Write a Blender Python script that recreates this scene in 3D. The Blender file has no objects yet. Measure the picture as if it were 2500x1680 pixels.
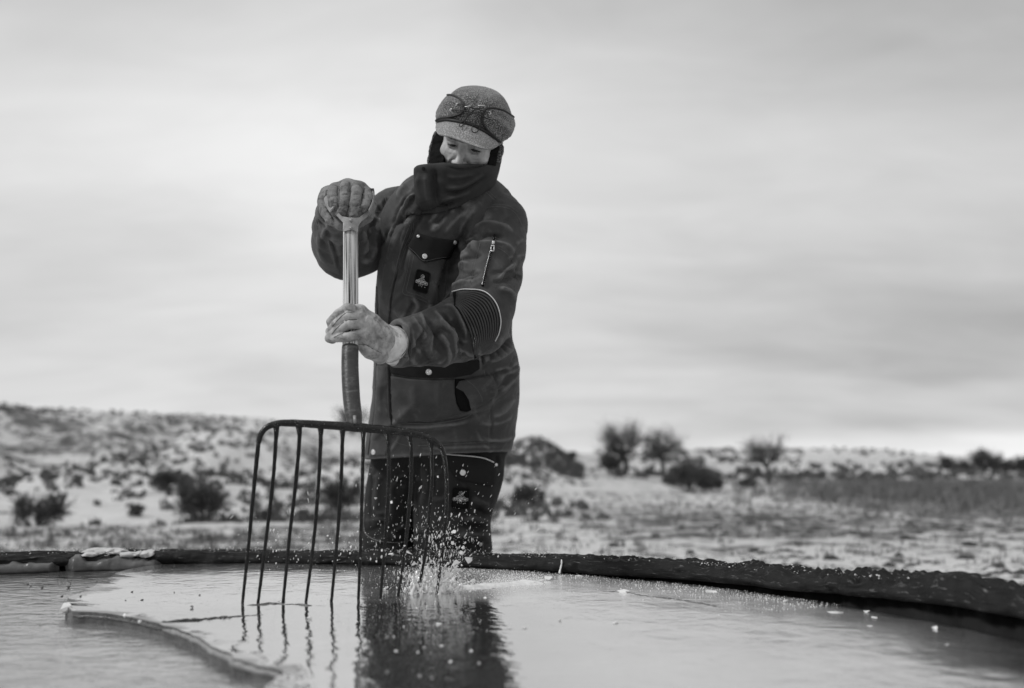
import bpy, bmesh, math, random
import numpy as np
from mathutils import Vector, Matrix
from mathutils.bvhtree import BVHTree
from mathutils.geometry import delaunay_2d_cdt

random.seed(7)
S = bpy.context.scene
COL = S.collection

# ------------------------------------------------------------------ camera, sky, sun, exposure
CAM = np.array([0.0, 0.0, 0.64])
PITCH = math.radians(6.57)
FOC = 35 / 36 * 2500          # focal length in photo pixels
cd = bpy.data.cameras.new('camera')
cam = bpy.data.objects.new('camera', cd); COL.objects.link(cam)
cam.location = CAM
cam.rotation_euler = (math.pi / 2 + PITCH, 0, 0)
cd.sensor_width = 36; cd.lens = 35
cd.clip_start = 0.05; cd.clip_end = 4000
cd.dof.use_dof = True
cd.dof.focus_distance = 2.50
cd.dof.aperture_fstop = 2.0
cd.dof.aperture_blades = 0
S.camera = cam

SUN_EL, SUN_AZ = math.radians(42), math.radians(246)   # direction the light comes from (compass, 0 = +Y, clockwise)
w = bpy.data.worlds.new('World'); S.world = w; w.use_nodes = True
nt = w.node_tree; nt.nodes.clear()
def N(nt, typ, **kw):
    n = nt.nodes.new(typ)
    for k, v in kw.items():
        if k.startswith('i_'):
            key = k[2:]
            n.inputs[int(key) if key.isdigit() else key].default_value = v
        else:
            setattr(n, k, v)
    return n
def math_node(nt, op, a, b=None, c=None, clamp=False):
    n = N(nt, 'ShaderNodeMath', operation=op, use_clamp=clamp)
    for i, x in enumerate((a, b, c)):
        if x is None: continue
        if isinstance(x, (int, float)): n.inputs[i].default_value = x
        else: nt.links.new(x, n.inputs[i])
    return n.outputs[0]
def ramp(nt, fac, stops, interp='LINEAR'):
    n = N(nt, 'ShaderNodeValToRGB'); n.color_ramp.interpolation = interp
    e = n.color_ramp.elements
    while len(e) < len(stops): e.new(0.5)
    for i, (p, v) in enumerate(stops):
        e[i].position = p; e[i].color = (v, v, v, 1)
    nt.links.new(fac, n.inputs[0])
    return n.outputs[0]

def build_sky():
    L = nt.links.new
    out = N(nt, 'ShaderNodeOutputWorld'); bg = N(nt, 'ShaderNodeBackground'); L(bg.outputs[0], out.inputs[0])
    bg.inputs[1].default_value = 0.075
    sky = N(nt, 'ShaderNodeTexSky', sky_type='NISHITA', sun_disc=False)
    sky.sun_elevation = SUN_EL; sky.sun_rotation = SUN_AZ
    bw = N(nt, 'ShaderNodeRGBToBW'); L(sky.outputs[0], bw.inputs[0])
    tc = N(nt, 'ShaderNodeTexCoord')
    sep = N(nt, 'ShaderNodeSeparateXYZ'); L(tc.outputs['Generated'], sep.inputs[0])
    x, y, z = sep.outputs
    zc = math_node(nt, 'MAXIMUM', z, 0.0)
    den = math_node(nt, 'ADD', zc, 0.24)
    px = math_node(nt, 'DIVIDE', x, den); py = math_node(nt, 'DIVIDE', y, den)
    comb = N(nt, 'ShaderNodeCombineXYZ'); L(px, comb.inputs[0]); L(py, comb.inputs[1])
    mp = N(nt, 'ShaderNodeMapping'); L(comb.outputs[0], mp.inputs[0])
    mp.inputs['Location'].default_value = (3.1, 0.6, 0); mp.inputs['Rotation'].default_value = (0, 0, 0.25)
    mp.inputs['Scale'].default_value = (0.55, 1.0, 1)
    n1 = N(nt, 'ShaderNodeTexNoise', i_Scale=1.5, i_Detail=5.0, i_Roughness=0.5, i_Distortion=0.35); L(mp.outputs[0], n1.inputs[0])
    n2 = N(nt, 'ShaderNodeTexNoise', i_Scale=0.62, i_Detail=2.0, i_Roughness=0.5); L(mp.outputs[0], n2.inputs[0])
    c1 = ramp(nt, n1.outputs[0], [(0.30, 0.0), (0.68, 1.0)], 'EASE')
    c2 = ramp(nt, n2.outputs[0], [(0.32, 0.0), (0.68, 1.0)], 'EASE')
    # overcast: darker cloud bases low down, brighter above, one heavier bank to the right
    el = ramp(nt, zc, [(0.0, 0.66), (0.035, 0.60), (0.08, 0.59), (0.17, 0.66), (0.29, 0.75), (0.48, 0.60), (1.0, 0.72)], 'EASE')
    bd = math_node(nt, 'MULTIPLY_ADD', x, 0.80, math_node(nt, 'MULTIPLY', y, 0.60))     # towards the bank
    bd = math_node(nt, 'MAXIMUM', math_node(nt, 'SUBTRACT', bd, 0.49), 0.0)
    bank = math_node(nt, 'MULTIPLY', math_node(nt, 'MULTIPLY', bd, -0.95), ramp(nt, zc, [(0.0, 0.1), (0.10, 0.45), (0.42, 1.0)]))
    v = math_node(nt, 'ADD', el, bank)
    v = math_node(nt, 'ADD', v, math_node(nt, 'MULTIPLY_ADD', c1, 0.11, -0.055))
    v = math_node(nt, 'ADD', v, math_node(nt, 'MULTIPLY_ADD', c2, 0.10, -0.05))
    n3 = N(nt, 'ShaderNodeTexNoise', i_Scale=4.6, i_Detail=6.0, i_Roughness=0.55, i_Distortion=0.5); L(mp.outputs[0], n3.inputs[0])
    v = math_node(nt, 'ADD', v, math_node(nt, 'MULTIPLY_ADD', n3.outputs[0], 0.16, -0.08))
    lf = math_node(nt, 'MAXIMUM', math_node(nt, 'SUBTRACT', math_node(nt, 'MULTIPLY', x, -0.95), 0.22), 0.0)      # a second, thinner bank to the left, high up
    v = math_node(nt, 'SUBTRACT', v, math_node(nt, 'MULTIPLY', math_node(nt, 'MULTIPLY', lf, 0.55), ramp(nt, zc, [(0.16, 0.0), (0.42, 1.0)])))
    gap = math_node(nt, 'MULTIPLY', ramp(nt, zc, [(0.0, 1.0), (0.016, 1.0), (0.034, 0.0)], 'EASE'), math_node(nt, 'MULTIPLY', math_node(nt, 'SUBTRACT', x, 0.10), 0.55, clamp=True))   # clear strip on the horizon to the right
    v = math_node(nt, 'ADD', v, gap)
    v = math_node(nt, 'MAXIMUM', v, 0.1)
    v10 = math_node(nt, 'MULTIPLY', v, 11.2)
    vs = math_node(nt, 'MULTIPLY', bw.outputs[0], 1.0)
    mix = N(nt, 'ShaderNodeMix', data_type='FLOAT'); mix.inputs[0].default_value = 0.94
    L(vs, mix.inputs[2]); L(v10, mix.inputs[3])
    L(mix.outputs[0], bg.inputs[0])
build_sky()
sl = bpy.data.lights.new('sun', 'SUN'); sl.energy = 1.5; sl.angle = math.radians(10)
sun = bpy.data.objects.new('sun', sl); COL.objects.link(sun)
sdir = Vector((math.sin(SUN_AZ) * math.cos(SUN_EL), math.cos(SUN_AZ) * math.cos(SUN_EL), math.sin(SUN_EL)))
sun.rotation_euler = sdir.to_track_quat('Z', 'Y').to_euler()
sun.location = (0, 0, 20)
S.view_settings.view_transform = 'Standard'; S.view_settings.look = 'None'
S.view_settings.gamma = 1; S.view_settings.exposure = 0.48
S.view_settings.use_curve_mapping = False
S.render.engine = 'CYCLES'
S.cycles.use_denoising = True
S.cycles.max_bounces = 6; S.cycles.transparent_max_bounces = 8

# ------------------------------------------------------------------ photo pixel <-> place
_ct, _st = math.cos(PITCH), math.sin(PITCH)
def P(x, y, D):
    """point of the place seen at photo pixel (x, y), D metres ahead of the camera along +Y"""
    u = (x - 1250) / FOC; v = (840 - y) / FOC
    d = np.array([u, _ct - v * _st, _st + v * _ct])
    return CAM + d * (D / d[1])
def PZ(x, y, z):
    u = (x - 1250) / FOC; v = (840 - y) / FOC
    d = np.array([u, _ct - v * _st, _st + v * _ct])
    return CAM + d * ((z - CAM[2]) / d[2])
def ray(x, y):
    u = (x - 1250) / FOC; v = (840 - y) / FOC
    return Vector((u, _ct - v * _st, _st + v * _ct)).normalized()
def proj(p):
    q = np.asarray(p) - CAM
    f = q[:, 1] * _ct + q[:, 2] * _st
    up = -q[:, 1] * _st + q[:, 2] * _ct
    return np.stack([1250 + FOC * q[:, 0] / f, 840 - FOC * up / f], 1)

# ------------------------------------------------------------------ noise (numpy)
def _h(ix, iy, iz, seed=0):
    n = (ix * 374761393 + iy * 668265263 + iz * 2147483647 + seed * 974711) & 0xFFFFFFFF
    n = ((n ^ (n >> 13)) * 1274126177) & 0xFFFFFFFF
    n = n ^ (n >> 16)
    return (n & 0xFFFFFF).astype(np.float32) / 0xFFFFFF * 2 - 1
def vnoise(p, seed=0):
    p = np.asarray(p, dtype=np.float64)
    i = np.floor(p).astype(np.int64); f = (p - i).astype(np.float32)
    f = f * f * f * (f * (f * 6 - 15) + 10)
    r = 0
    for dx in (0, 1):
        wx = f[:, 0] if dx else 1 - f[:, 0]
        for dy in (0, 1):
            wy = f[:, 1] if dy else 1 - f[:, 1]
            for dz in (0, 1):
                wz = f[:, 2] if dz else 1 - f[:, 2]
                r = r + wx * wy * wz * _h(i[:, 0] + dx, i[:, 1] + dy, i[:, 2] + dz, seed)
    return r
def fbm(p, scale, octaves=4, rough=0.5, seed=0):
    p = np.asarray(p) * scale; a = 1.0; r = 0; t = 0
    for o in range(octaves):
        r = r + a * vnoise(p, seed + o); t += a; a *= rough; p = p * 2.03 + 11.7
    return r / t

# ------------------------------------------------------------------ objects
def root_loc(o):
    while o.parent: o = o.parent
    return np.array(o.location)
def tag(o, label=None, cat=None, group=None, kind=None):
    if label: o['label'] = label
    if cat: o['category'] = cat
    if group: o['group'] = group
    if kind: o['kind'] = kind
    return o
def empty(name, loc, label, cat, group=None):
    o = bpy.data.objects.new(name, None); COL.objects.link(o); o.location = [float(v) for v in loc]
    o.empty_display_size = 0.1
    return tag(o, label, cat, group)
def obj(name, verts, faces, mat, parent=None, base=None, smooth=True):
    """ONE mesh object; vertices are given in world coordinates"""
    verts = np.asarray(verts, dtype=np.float64)
    L = root_loc(parent) if parent else (np.array(base) if base is not None else np.zeros(3))
    me = bpy.data.meshes.new(name)
    v = verts - L
    if isinstance(faces, np.ndarray) and faces.ndim == 2:
        nf, k = faces.shape
        me.vertices.add(len(v)); me.vertices.foreach_set('co', v.astype(np.float32).ravel())
        me.loops.add(nf * k); me.loops.foreach_set('vertex_index', faces.astype(np.int32).ravel())
        me.polygons.add(nf); me.polygons.foreach_set('loop_start', np.arange(0, nf * k, k, dtype=np.int32))
        me.update(calc_edges=True)
    else:
        me.from_pydata([tuple(q) for q in v], [], [tuple(int(i) for i in f) for f in faces])
    if smooth: me.polygons.foreach_set('use_smooth', np.ones(len(me.polygons), dtype=bool))
    me.update()
    if mat: me.materials.append(mat)
    o = bpy.data.objects.new(name, me); COL.objects.link(o)
    if parent: o.parent = parent
    else: o.location = [float(q) for q in L]
    return o
class MB:
    """collects pieces of one mesh"""
    def __init__(s): s.v = []; s.f = []; s.n = 0
    def add(s, v, f):
        v = np.asarray(v, dtype=float); s.v.append(v)
        s.f += [tuple(int(i) + s.n for i in q) for q in f]; s.n += len(v)
        return s
    def obj(s, name, mat, parent=None, base=None, smooth=True):
        return obj(name, np.concatenate(s.v), s.f, mat, parent, base, smooth)
def frames(pts):
    pts = np.asarray(pts, dtype=float); n = len(pts)
    t = np.gradient(pts, axis=0) if n > 1 else np.array([[0, 0, 1.0]])
    t /= np.maximum(np.linalg.norm(t, axis=1), 1e-9)[:, None]
    u = np.cross(t[0], [0.13, 0.31, 0.94]);
    if np.linalg.norm(u) < 1e-3: u = np.cross(t[0], [1, 0, 0])
    U = []; 
    for i in range(n):
        u = u - t[i] * np.dot(u, t[i]); u /= max(np.linalg.norm(u), 1e-9); U.append(u.copy())
    U = np.array(U); V = np.cross(t, U)
    return t, U, V
def tube(pts, r, seg=10, cap=True, flat=1.0):
    pts = np.asarray(pts, dtype=float); n = len(pts)
    r = np.full(n, r) if np.isscalar(r) else np.asarray(r, dtype=float)
    t, U, V = frames(pts)
    a = np.arange(seg) * 2 * math.pi / seg
    v = (pts[:, None] + (np.cos(a)[None, :, None] * U[:, None] * flat + np.sin(a)[None, :, None] * V[:, None]) * r[:, None, None]).reshape(-1, 3)
    f = []
    for i in range(n - 1):
        for j in range(seg):
            k = (j + 1) % seg
            f.append((i * seg + j, i * seg + k, (i + 1) * seg + k, (i + 1) * seg + j))
    if cap:
        f.append(tuple(range(seg - 1, -1, -1))); f.append(tuple((n - 1) * seg + j for j in range(seg)))
    return v, f
def spline(pts, n):
    """Catmull-Rom through the points, n samples spaced by length"""
    p = np.asarray(pts, dtype=float)
    if len(p) == 2: return p[0] + (p[1] - p[0]) * np.linspace(0, 1, n)[:, None]
    q = np.vstack([2 * p[0] - p[1], p, 2 * p[-1] - p[-2]])
    out = []
    for i in range(1, len(q) - 2):
        t = np.linspace(0, 1, 12, endpoint=False)[:, None]
        a, b, c, d = q[i - 1], q[i], q[i + 1], q[i + 2]
        out.append(0.5 * (2 * b + (c - a) * t + (2 * a - 5 * b + 4 * c - d) * t * t + (3 * b - a - 3 * c + d) * t ** 3))
    out = np.vstack(out + [p[-1:]])
    s = np.concatenate([[0], np.cumsum(np.linalg.norm(np.diff(out, axis=0), axis=1))])
    k = np.linspace(0, s[-1], n)
    return np.stack([np.interp(k, s, out[:, j]) for j in range(p.shape[1])], 1)

# ------------------------------------------------------------------ signed distance modelling
class Field:
    def __init__(s, lo, hi, h):
        s.lo = np.array(lo, dtype=float); s.h = h
        n = np.ceil((np.array(hi) - s.lo) / h).astype(int) + 1
        s.n = n; s.g = np.full(tuple(n), 0.5, dtype=np.float32)
    def sub(s, lo, hi):
        a = np.clip(np.floor((np.asarray(lo) - s.lo) / s.h).astype(int), 0, s.n)
        b = np.clip(np.ceil((np.asarray(hi) - s.lo) / s.h).astype(int) + 1, 0, s.n)
        if np.any(b <= a): return None
        sl = tuple(slice(i, j) for i, j in zip(a, b))
        ax = [(s.lo[i] + s.h * np.arange(a[i], b[i])).astype(np.float32) for i in range(3)]
        return sl, ax[0][:, None, None], ax[1][None, :, None], ax[2][None, None, :]
    def blend(s, sl, d, k, op):
        g = s.g[sl]
        if op == 'sub':
            d = -d
            if k > 0:
                hh = np.maximum(k - np.abs(g - d), 0) / k; s.g[sl] = np.maximum(g, d) + hh * hh * k * 0.25
            else: s.g[sl] = np.maximum(g, d)
        else:
            if k > 0:
                hh = np.maximum(k - np.abs(g - d), 0) / k; s.g[sl] = np.minimum(g, d) - hh * hh * k * 0.25
            else: s.g[sl] = np.minimum(g, d)
    def cone(s, a, b, ra, rb=None, k=0.0, op='add'):
        rb = ra if rb is None else rb
        a = np.asarray(a, dtype=float); b = np.asarray(b, dtype=float)
        m = max(ra, rb) + k + 4 * s.h
        q = s.sub(np.minimum(a, b) - m, np.maximum(a, b) + m)
        if q is None: return
        sl, X, Y, Z = q; ab = b - a; L2 = max(float(ab @ ab), 1e-12)
        t = np.clip(((X - a[0]) * ab[0] + (Y - a[1]) * ab[1] + (Z - a[2]) * ab[2]) / L2, 0, 1)
        d = np.sqrt((X - a[0] - t * ab[0]) ** 2 + (Y - a[1] - t * ab[1]) ** 2 + (Z - a[2] - t * ab[2]) ** 2) - (ra + (rb - ra) * t)
        s.blend(sl, d, k, op)
    def chain(s, pts, rr, k=0.0, op='add'):
        rr = [rr] * len(pts) if np.isscalar(rr) else rr
        for i in range(len(pts) - 1): s.cone(pts[i], pts[i + 1], rr[i], rr[i + 1], k, op)
    def ell(s, c, r, R=None, k=0.0, op='add'):
        c = np.asarray(c, dtype=float); r = np.asarray(r, dtype=float) * np.ones(3)
        m = r.max() + k + 4 * s.h
        q = s.sub(c - m, c + m)
        if q is None: return
        sl, X, Y, Z = q; X = X - c[0]; Y = Y - c[1]; Z = Z - c[2]
        if R is not None:
            R = np.asarray(R)
            X, Y, Z = (R[0, 0] * X + R[1, 0] * Y + R[2, 0] * Z, R[0, 1] * X + R[1, 1] * Y + R[2, 1] * Z, R[0, 2] * X + R[1, 2] * Y + R[2, 2] * Z)
        k0 = np.sqrt((X / r[0]) ** 2 + (Y / r[1]) ** 2 + (Z / r[2]) ** 2)
        k1 = np.sqrt((X / r[0] ** 2) ** 2 + (Y / r[1] ** 2) ** 2 + (Z / r[2] ** 2) ** 2) + 1e-9
        s.blend(sl, k0 * (k0 - 1) / k1, k, op)
    def loft(s, rows, p=2.3, k=0.0, op='add', grow=0.0, cut=(0, 0)):
        """rows of (centre, half width in X, half depth in Y), stacked upwards or downwards in Z"""
        rows = sorted(rows, key=lambda r: r[0][2])
        zz = np.array([r[0][2] for r in rows]); cx = np.array([r[0][0] for r in rows]); cy = np.array([r[0][1] for r in rows])
        A = np.array([r[1] for r in rows]) + grow; B = np.array([r[2] for r in rows]) + grow
        m = k + 4 * s.h
        q = s.sub([min(cx - A) - m, min(cy - B) - m, zz[0] - m], [max(cx + A) + m, max(cy + B) + m, zz[-1] + m])
        if q is None: return
        sl, X, Y, Z = q; z1 = Z.ravel()
        kern = np.array([1, 2, 3, 2, 1.0]); kern /= kern.sum()
        def it(v):
            zf = np.linspace(zz[0], zz[-1], 160); f = np.interp(zf, zz, v)
            ff = np.convolve(np.pad(f, 2 * 4, mode='edge'), np.repeat(kern, 3) / 3, 'same')[8:-8]
            return np.interp(z1, zf, ff)[None, None, :].astype(np.float32)
        a, b, x0, y0 = it(A), it(B), it(cx), it(cy)
        r = (np.abs((X - x0) / a) ** p + np.abs((Y - y0) / b) ** p) ** (1 / p)
        d = (r - 1) * np.minimum(a, b) * 0.9
        dz = np.maximum(zz[0] - Z, Z - zz[-1])
        d = np.maximum(d, dz)
        s.blend(sl, d.astype(np.float32), k, op)
    def plane(s, p, n, op='sub', k=0.0):
        """cuts away the side of the plane that n points to"""
        n = np.asarray(n, dtype=float); n = n / np.linalg.norm(n)
        sl, X, Y, Z = s.sub(s.lo, s.lo + s.n * s.h)
        d = (X - p[0]) * n[0] + (Y - p[1]) * n[1] + (Z - p[2]) * n[2]
        s.blend(sl, -d.astype(np.float32), k, 'sub')
    def mesh(s, smooth=2):
        g = s.g; ins = g < 0
        c = np.zeros(tuple(s.n - 1), dtype=np.int8)
        cor = [(i, j, k) for i in (0, 1) for j in (0, 1) for k in (0, 1)]
        n = s.n
        for (i, j, k) in cor: c += ins[i:n[0] - 1 + i, j:n[1] - 1 + j, k:n[2] - 1 + k]
        mk = (c > 0) & (c < 8)
        ids = np.argwhere(mk); idx = np.full(mk.shape, -1, dtype=np.int32); idx[mk] = np.arange(len(ids))
        acc = np.zeros((len(ids), 3)); cnt = np.zeros(len(ids))
        for a in cor:
            for ax in range(3):
                if a[ax]: continue
                b = list(a); b[ax] = 1
                ga = g[ids[:, 0] + a[0], ids[:, 1] + a[1], ids[:, 2] + a[2]]; gb = g[ids[:, 0] + b[0], ids[:, 1] + b[1], ids[:, 2] + b[2]]
                x = (ga < 0) != (gb < 0)
                t = np.where(x, ga / np.where(x, ga - gb, 1), 0)
                ps = ids + np.array(a); ps = ps.astype(float); ps[:, ax] += t
                acc += np.where(x[:, None], ps, 0); cnt += x
        v = s.lo + s.h * acc / cnt[:, None]
        F = []
        for d in range(3):
            u, w_ = (d + 1) % 3, (d + 2) % 3
            s0 = [slice(1, n[i] - 1) for i in range(3)]; s1 = list(s0)
            s0[d] = slice(0, n[d] - 1); s1[d] = slice(1, n[d])
            A_, B_ = ins[tuple(s0)], ins[tuple(s1)]
            e = np.argwhere(A_ != B_)
            if not len(e): continue
            sg = A_[e[:, 0], e[:, 1], e[:, 2]]
            off = np.array([0 if i == d else 1 for i in range(3)]); e = e + off
            eu = np.eye(3, dtype=int)[u]; ew = np.eye(3, dtype=int)[w_]
            g_ = lambda q: idx[q[:, 0], q[:, 1], q[:, 2]]
            Q = np.stack([g_(e - eu - ew), g_(e - ew), g_(e), g_(e - eu)], 1)
            Q[~sg] = Q[~sg][:, ::-1]
            F.append(Q)
        F = np.concatenate(F)
        v = relax(v, F, smooth)
        return v, F
def relax(v, F, it=1, lam=0.5):
    e = np.concatenate([F[:, [i, (i + 1) % F.shape[1]]] for i in range(F.shape[1])])
    a = np.concatenate([e[:, 0], e[:, 1]]); b = np.concatenate([e[:, 1], e[:, 0]])
    c = np.bincount(a, minlength=len(v)).astype(float); c[c == 0] = 1
    for _ in range(it):
        m = np.stack([np.bincount(a, weights=v[b, i], minlength=len(v)) for i in range(3)], 1) / c[:, None]
        v = v + (m - v) * lam
    return v
def normals(v, F):
    k = F.shape[1]
    fn = np.cross(v[F[:, 2]] - v[F[:, 0]], v[F[:, 3 if k == 4 else 1]] - v[F[:, 1 if k == 4 else 0]])
    if k == 3: fn = np.cross(v[F[:, 1]] - v[F[:, 0]], v[F[:, 2]] - v[F[:, 0]])
    n = np.zeros_like(v)
    for j in range(k):
        for i in range(3): n[:, i] += np.bincount(F[:, j], weights=fn[:, i], minlength=len(v))
    return n / np.maximum(np.linalg.norm(n, axis=1), 1e-12)[:, None]
def segdist(q, pts):
    best = np.full(len(q), 1e9); tt = np.zeros(len(q)); side = np.zeros(len(q))
    pts = np.asarray(pts, dtype=float); L = np.concatenate([[0], np.cumsum(np.linalg.norm(np.diff(pts, axis=0), axis=1))])
    for i in range(len(pts) - 1):
        a, b = pts[i], pts[i + 1]; ab = b - a; l2 = max(ab @ ab, 1e-9)
        t = np.clip(((q - a) @ ab) / l2, 0, 1); d = q - a - t[:, None] * ab
        dd = np.hypot(d[:, 0], d[:, 1]); m = dd < best
        best = np.where(m, dd, best); tt = np.where(m, (L[i] + t * (L[i + 1] - L[i])) / max(L[-1], 1e-9), tt)
        side = np.where(m, ab[0] * d[:, 1] - ab[1] * d[:, 0], side)
    return best, tt, np.sign(side)
FOLD = 2.1
def folds(v, F, strokes, front=True):
    """cloth folds: each stroke (photo points, height in mm, half width in photo pixels) swells or creases the surface it lies on"""
    n = normals(v, F); px = proj(v)
    vd = v - CAM; vd /= np.linalg.norm(vd, axis=1)[:, None]
    face = np.clip(-(n * vd).sum(1) * 2.2, 0, 1)
    disp = np.zeros(len(v))
    for st in strokes:
        pts, amp, wd = st[0], st[1], st[2]
        asym = st[3] if len(st) > 3 else 0.0
        pts = spline(pts, max(6, 4 * len(pts)))
        lo = pts.min(0) - 3.5 * wd; hi = pts.max(0) + 3.5 * wd
        m = np.where((px[:, 0] > lo[0]) & (px[:, 0] < hi[0]) & (px[:, 1] > lo[1]) & (px[:, 1] < hi[1]) & (face > 0))[0]
        if not len(m): continue
        d, t, sd = segdist(px[m], pts)
        ww = wd * np.where(sd > 0, 1 + asym, 1 - asym)
        tp = np.clip(np.sin(np.pi * np.clip(t, 0.02, 0.98)) * 1.6, 0, 1)
        disp[m] += FOLD * amp * 0.001 * np.exp(-np.maximum(np.sqrt(d * d + 0.06 * ww * ww) / ww - 0.245, 0) * 1.25) * tp * face[m]
    return v + n * disp[:, None]
def cloth(v, F, amp, scale, squash=(1, 1, 1), seed=0, octaves=3):
    n = normals(v, F)
    a = fbm(v * np.array(squash), scale, octaves, 0.5, seed)
    r = 1 - 2 * np.abs(a)      # ridged
    return v + n * (r * amp)[:, None]
class Surf:
    """a surface that trims can be laid on"""
    def __init__(s, *meshes):
        V = []; Fs = []; n = 0
        for v, F in meshes:
            V.append(v); Fs.append(np.asarray(F) + n); n += len(v)
        s.v = np.concatenate(V)
        s.t = BVHTree.FromPolygons([tuple(q) for q in s.v], [tuple(int(i) for i in f) for f in np.concatenate(Fs)])
        s.last = 2.5
    def hit(s, x, y):
        d = ray(x, y); h = s.t.ray_cast(Vector(CAM), d)
        if h[0] is None:
            return None
        nrm = h[1]
        if nrm.dot(d) > 0: nrm = -nrm
        return np.array(h[0]), np.array(nrm), np.array(d)
    def pt(s, x, y, off=0.0):
        h = s.hit(x, y)
        if h is None: return None
        n = h[1] * 0.6 - h[2] * 0.4
        return h[0] + n / np.linalg.norm(n) * off
    def line(s, pts, n=24, off=0.0):
        out = []
        for q in spline(pts, n):
            p = s.pt(q[0], q[1], off)
            if p is not None: out.append(p)
        return np.array(out)
    def tube(s, pts, r, off=0.0, n=28, seg=6, flat=1.0):
        p = s.line(pts, n, off)
        if len(p) < 3: return None
        p[1:-1] = (p[:-2] + 2 * p[1:-1] + p[2:]) / 4
        return tube(p, r, seg, flat=flat)
    def patch(s, poly, off=0.003, thick=0.006, step=4.0, round_=0.0, bulge=0.0):
        """a flat piece of cloth with this photo outline lying on the surface, with its own thickness"""
        poly = np.asarray(poly, dtype=float)
        dense = []
        for i in range(len(poly)):
            a, b = poly[i], poly[(i + 1) % len(poly)]
            k = max(1, int(np.linalg.norm(b - a) / step))
            dense += [a + (b - a) * j / k for j in range(k)]
        dense = np.array(dense); nb = len(dense)
        lo, hi = dense.min(0), dense.max(0); ins = []
        for gx in np.arange(lo[0] + step / 2, hi[0], step):
            for gy in np.arange(lo[1] + step / 2, hi[1], step):
                q = np.array([[gx, gy]])
                d, _, _ = segdist(q, np.vstack([dense, dense[:1]]))
                if d[0] < step * 0.45: continue
                x, y = gx, gy; c = False; j = nb - 1
                for i in range(nb):
                    if ((dense[i][1] > y) != (dense[j][1] > y)) and (x < (dense[j][0] - dense[i][0]) * (y - dense[i][1]) / (dense[j][1] - dense[i][1]) + dense[i][0]): c = not c
                    j = i
                if c: ins.append((gx, gy))
        allp = [Vector(q) for q in dense] + [Vector(q) for q in ins]
        r = delaunay_2d_cdt(allp, [], [list(range(nb))], 1, 1e-4)
        vv = np.array([tuple(q) for q in r[0]]); ff = [tuple(f) for f in r[2]]
        dd, _, _ = segdist(vv, np.vstack([dense, dense[:1]]))
        top = []; bot = []; lastn = None; hits = [s.hit(q[0], q[1]) for q in vv]
        good = [i for i, h in enumerate(hits) if h]
        if not good: return np.zeros((0, 3)), []
        gp = vv[good]; cen = gp.mean(0)
        for i, h in enumerate(hits):
            if h is None:          # beyond the outline of the body: slide back onto it
                for k in range(1, 41):
                    q = vv[i] + (cen - vv[i]) * k / 40; h = s.hit(q[0], q[1])
                    if h is not None: break
                hits[i] = h
        for i, h in enumerate(hits):
            if h is None:
                j = good[int(np.argmin(((gp - vv[i]) ** 2).sum(1)))]
                D = hits[j][0][1]; h = (P(vv[i][0], vv[i][1], D), hits[j][1], np.array(ray(*vv[i])))
            n = h[1] * 0.5 - h[2] * 0.5; n /= np.linalg.norm(n)
            e = min(dd[i] / 6.0, 1.0)
            top.append(h[0] + n * (off + bulge * math.sqrt(e)))
            bot.append(h[0] + n * (off - thick))
        nv = len(vv); tops = np.array(top)
        if nv > 3:        # even out jumps of the ground surface
            pass
        V = np.vstack([tops, bot]); Fc = [f if True else f for f in ff] + [tuple(nv + i for i in f[::-1]) for f in ff]
        ed = {}
        for f in ff:
            for i in range(len(f)):
                a, b = f[i], f[(i + 1) % len(f)]
                ed[(a, b)] = ed.get((a, b), 0) + 1
        for (a, b) in ed:
            if (b, a) not in ed: Fc.append((b, a, nv + a, nv + b))
        # outward orientation of the face side
        f = ff[0]; nn = np.cross(V[f[1]] - V[f[0]], V[f[2]] - V[f[0]])
        if nn @ (CAM - V[f[0]]) < 0: Fc = [g[::-1] for g in Fc]
        return V, Fc

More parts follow.
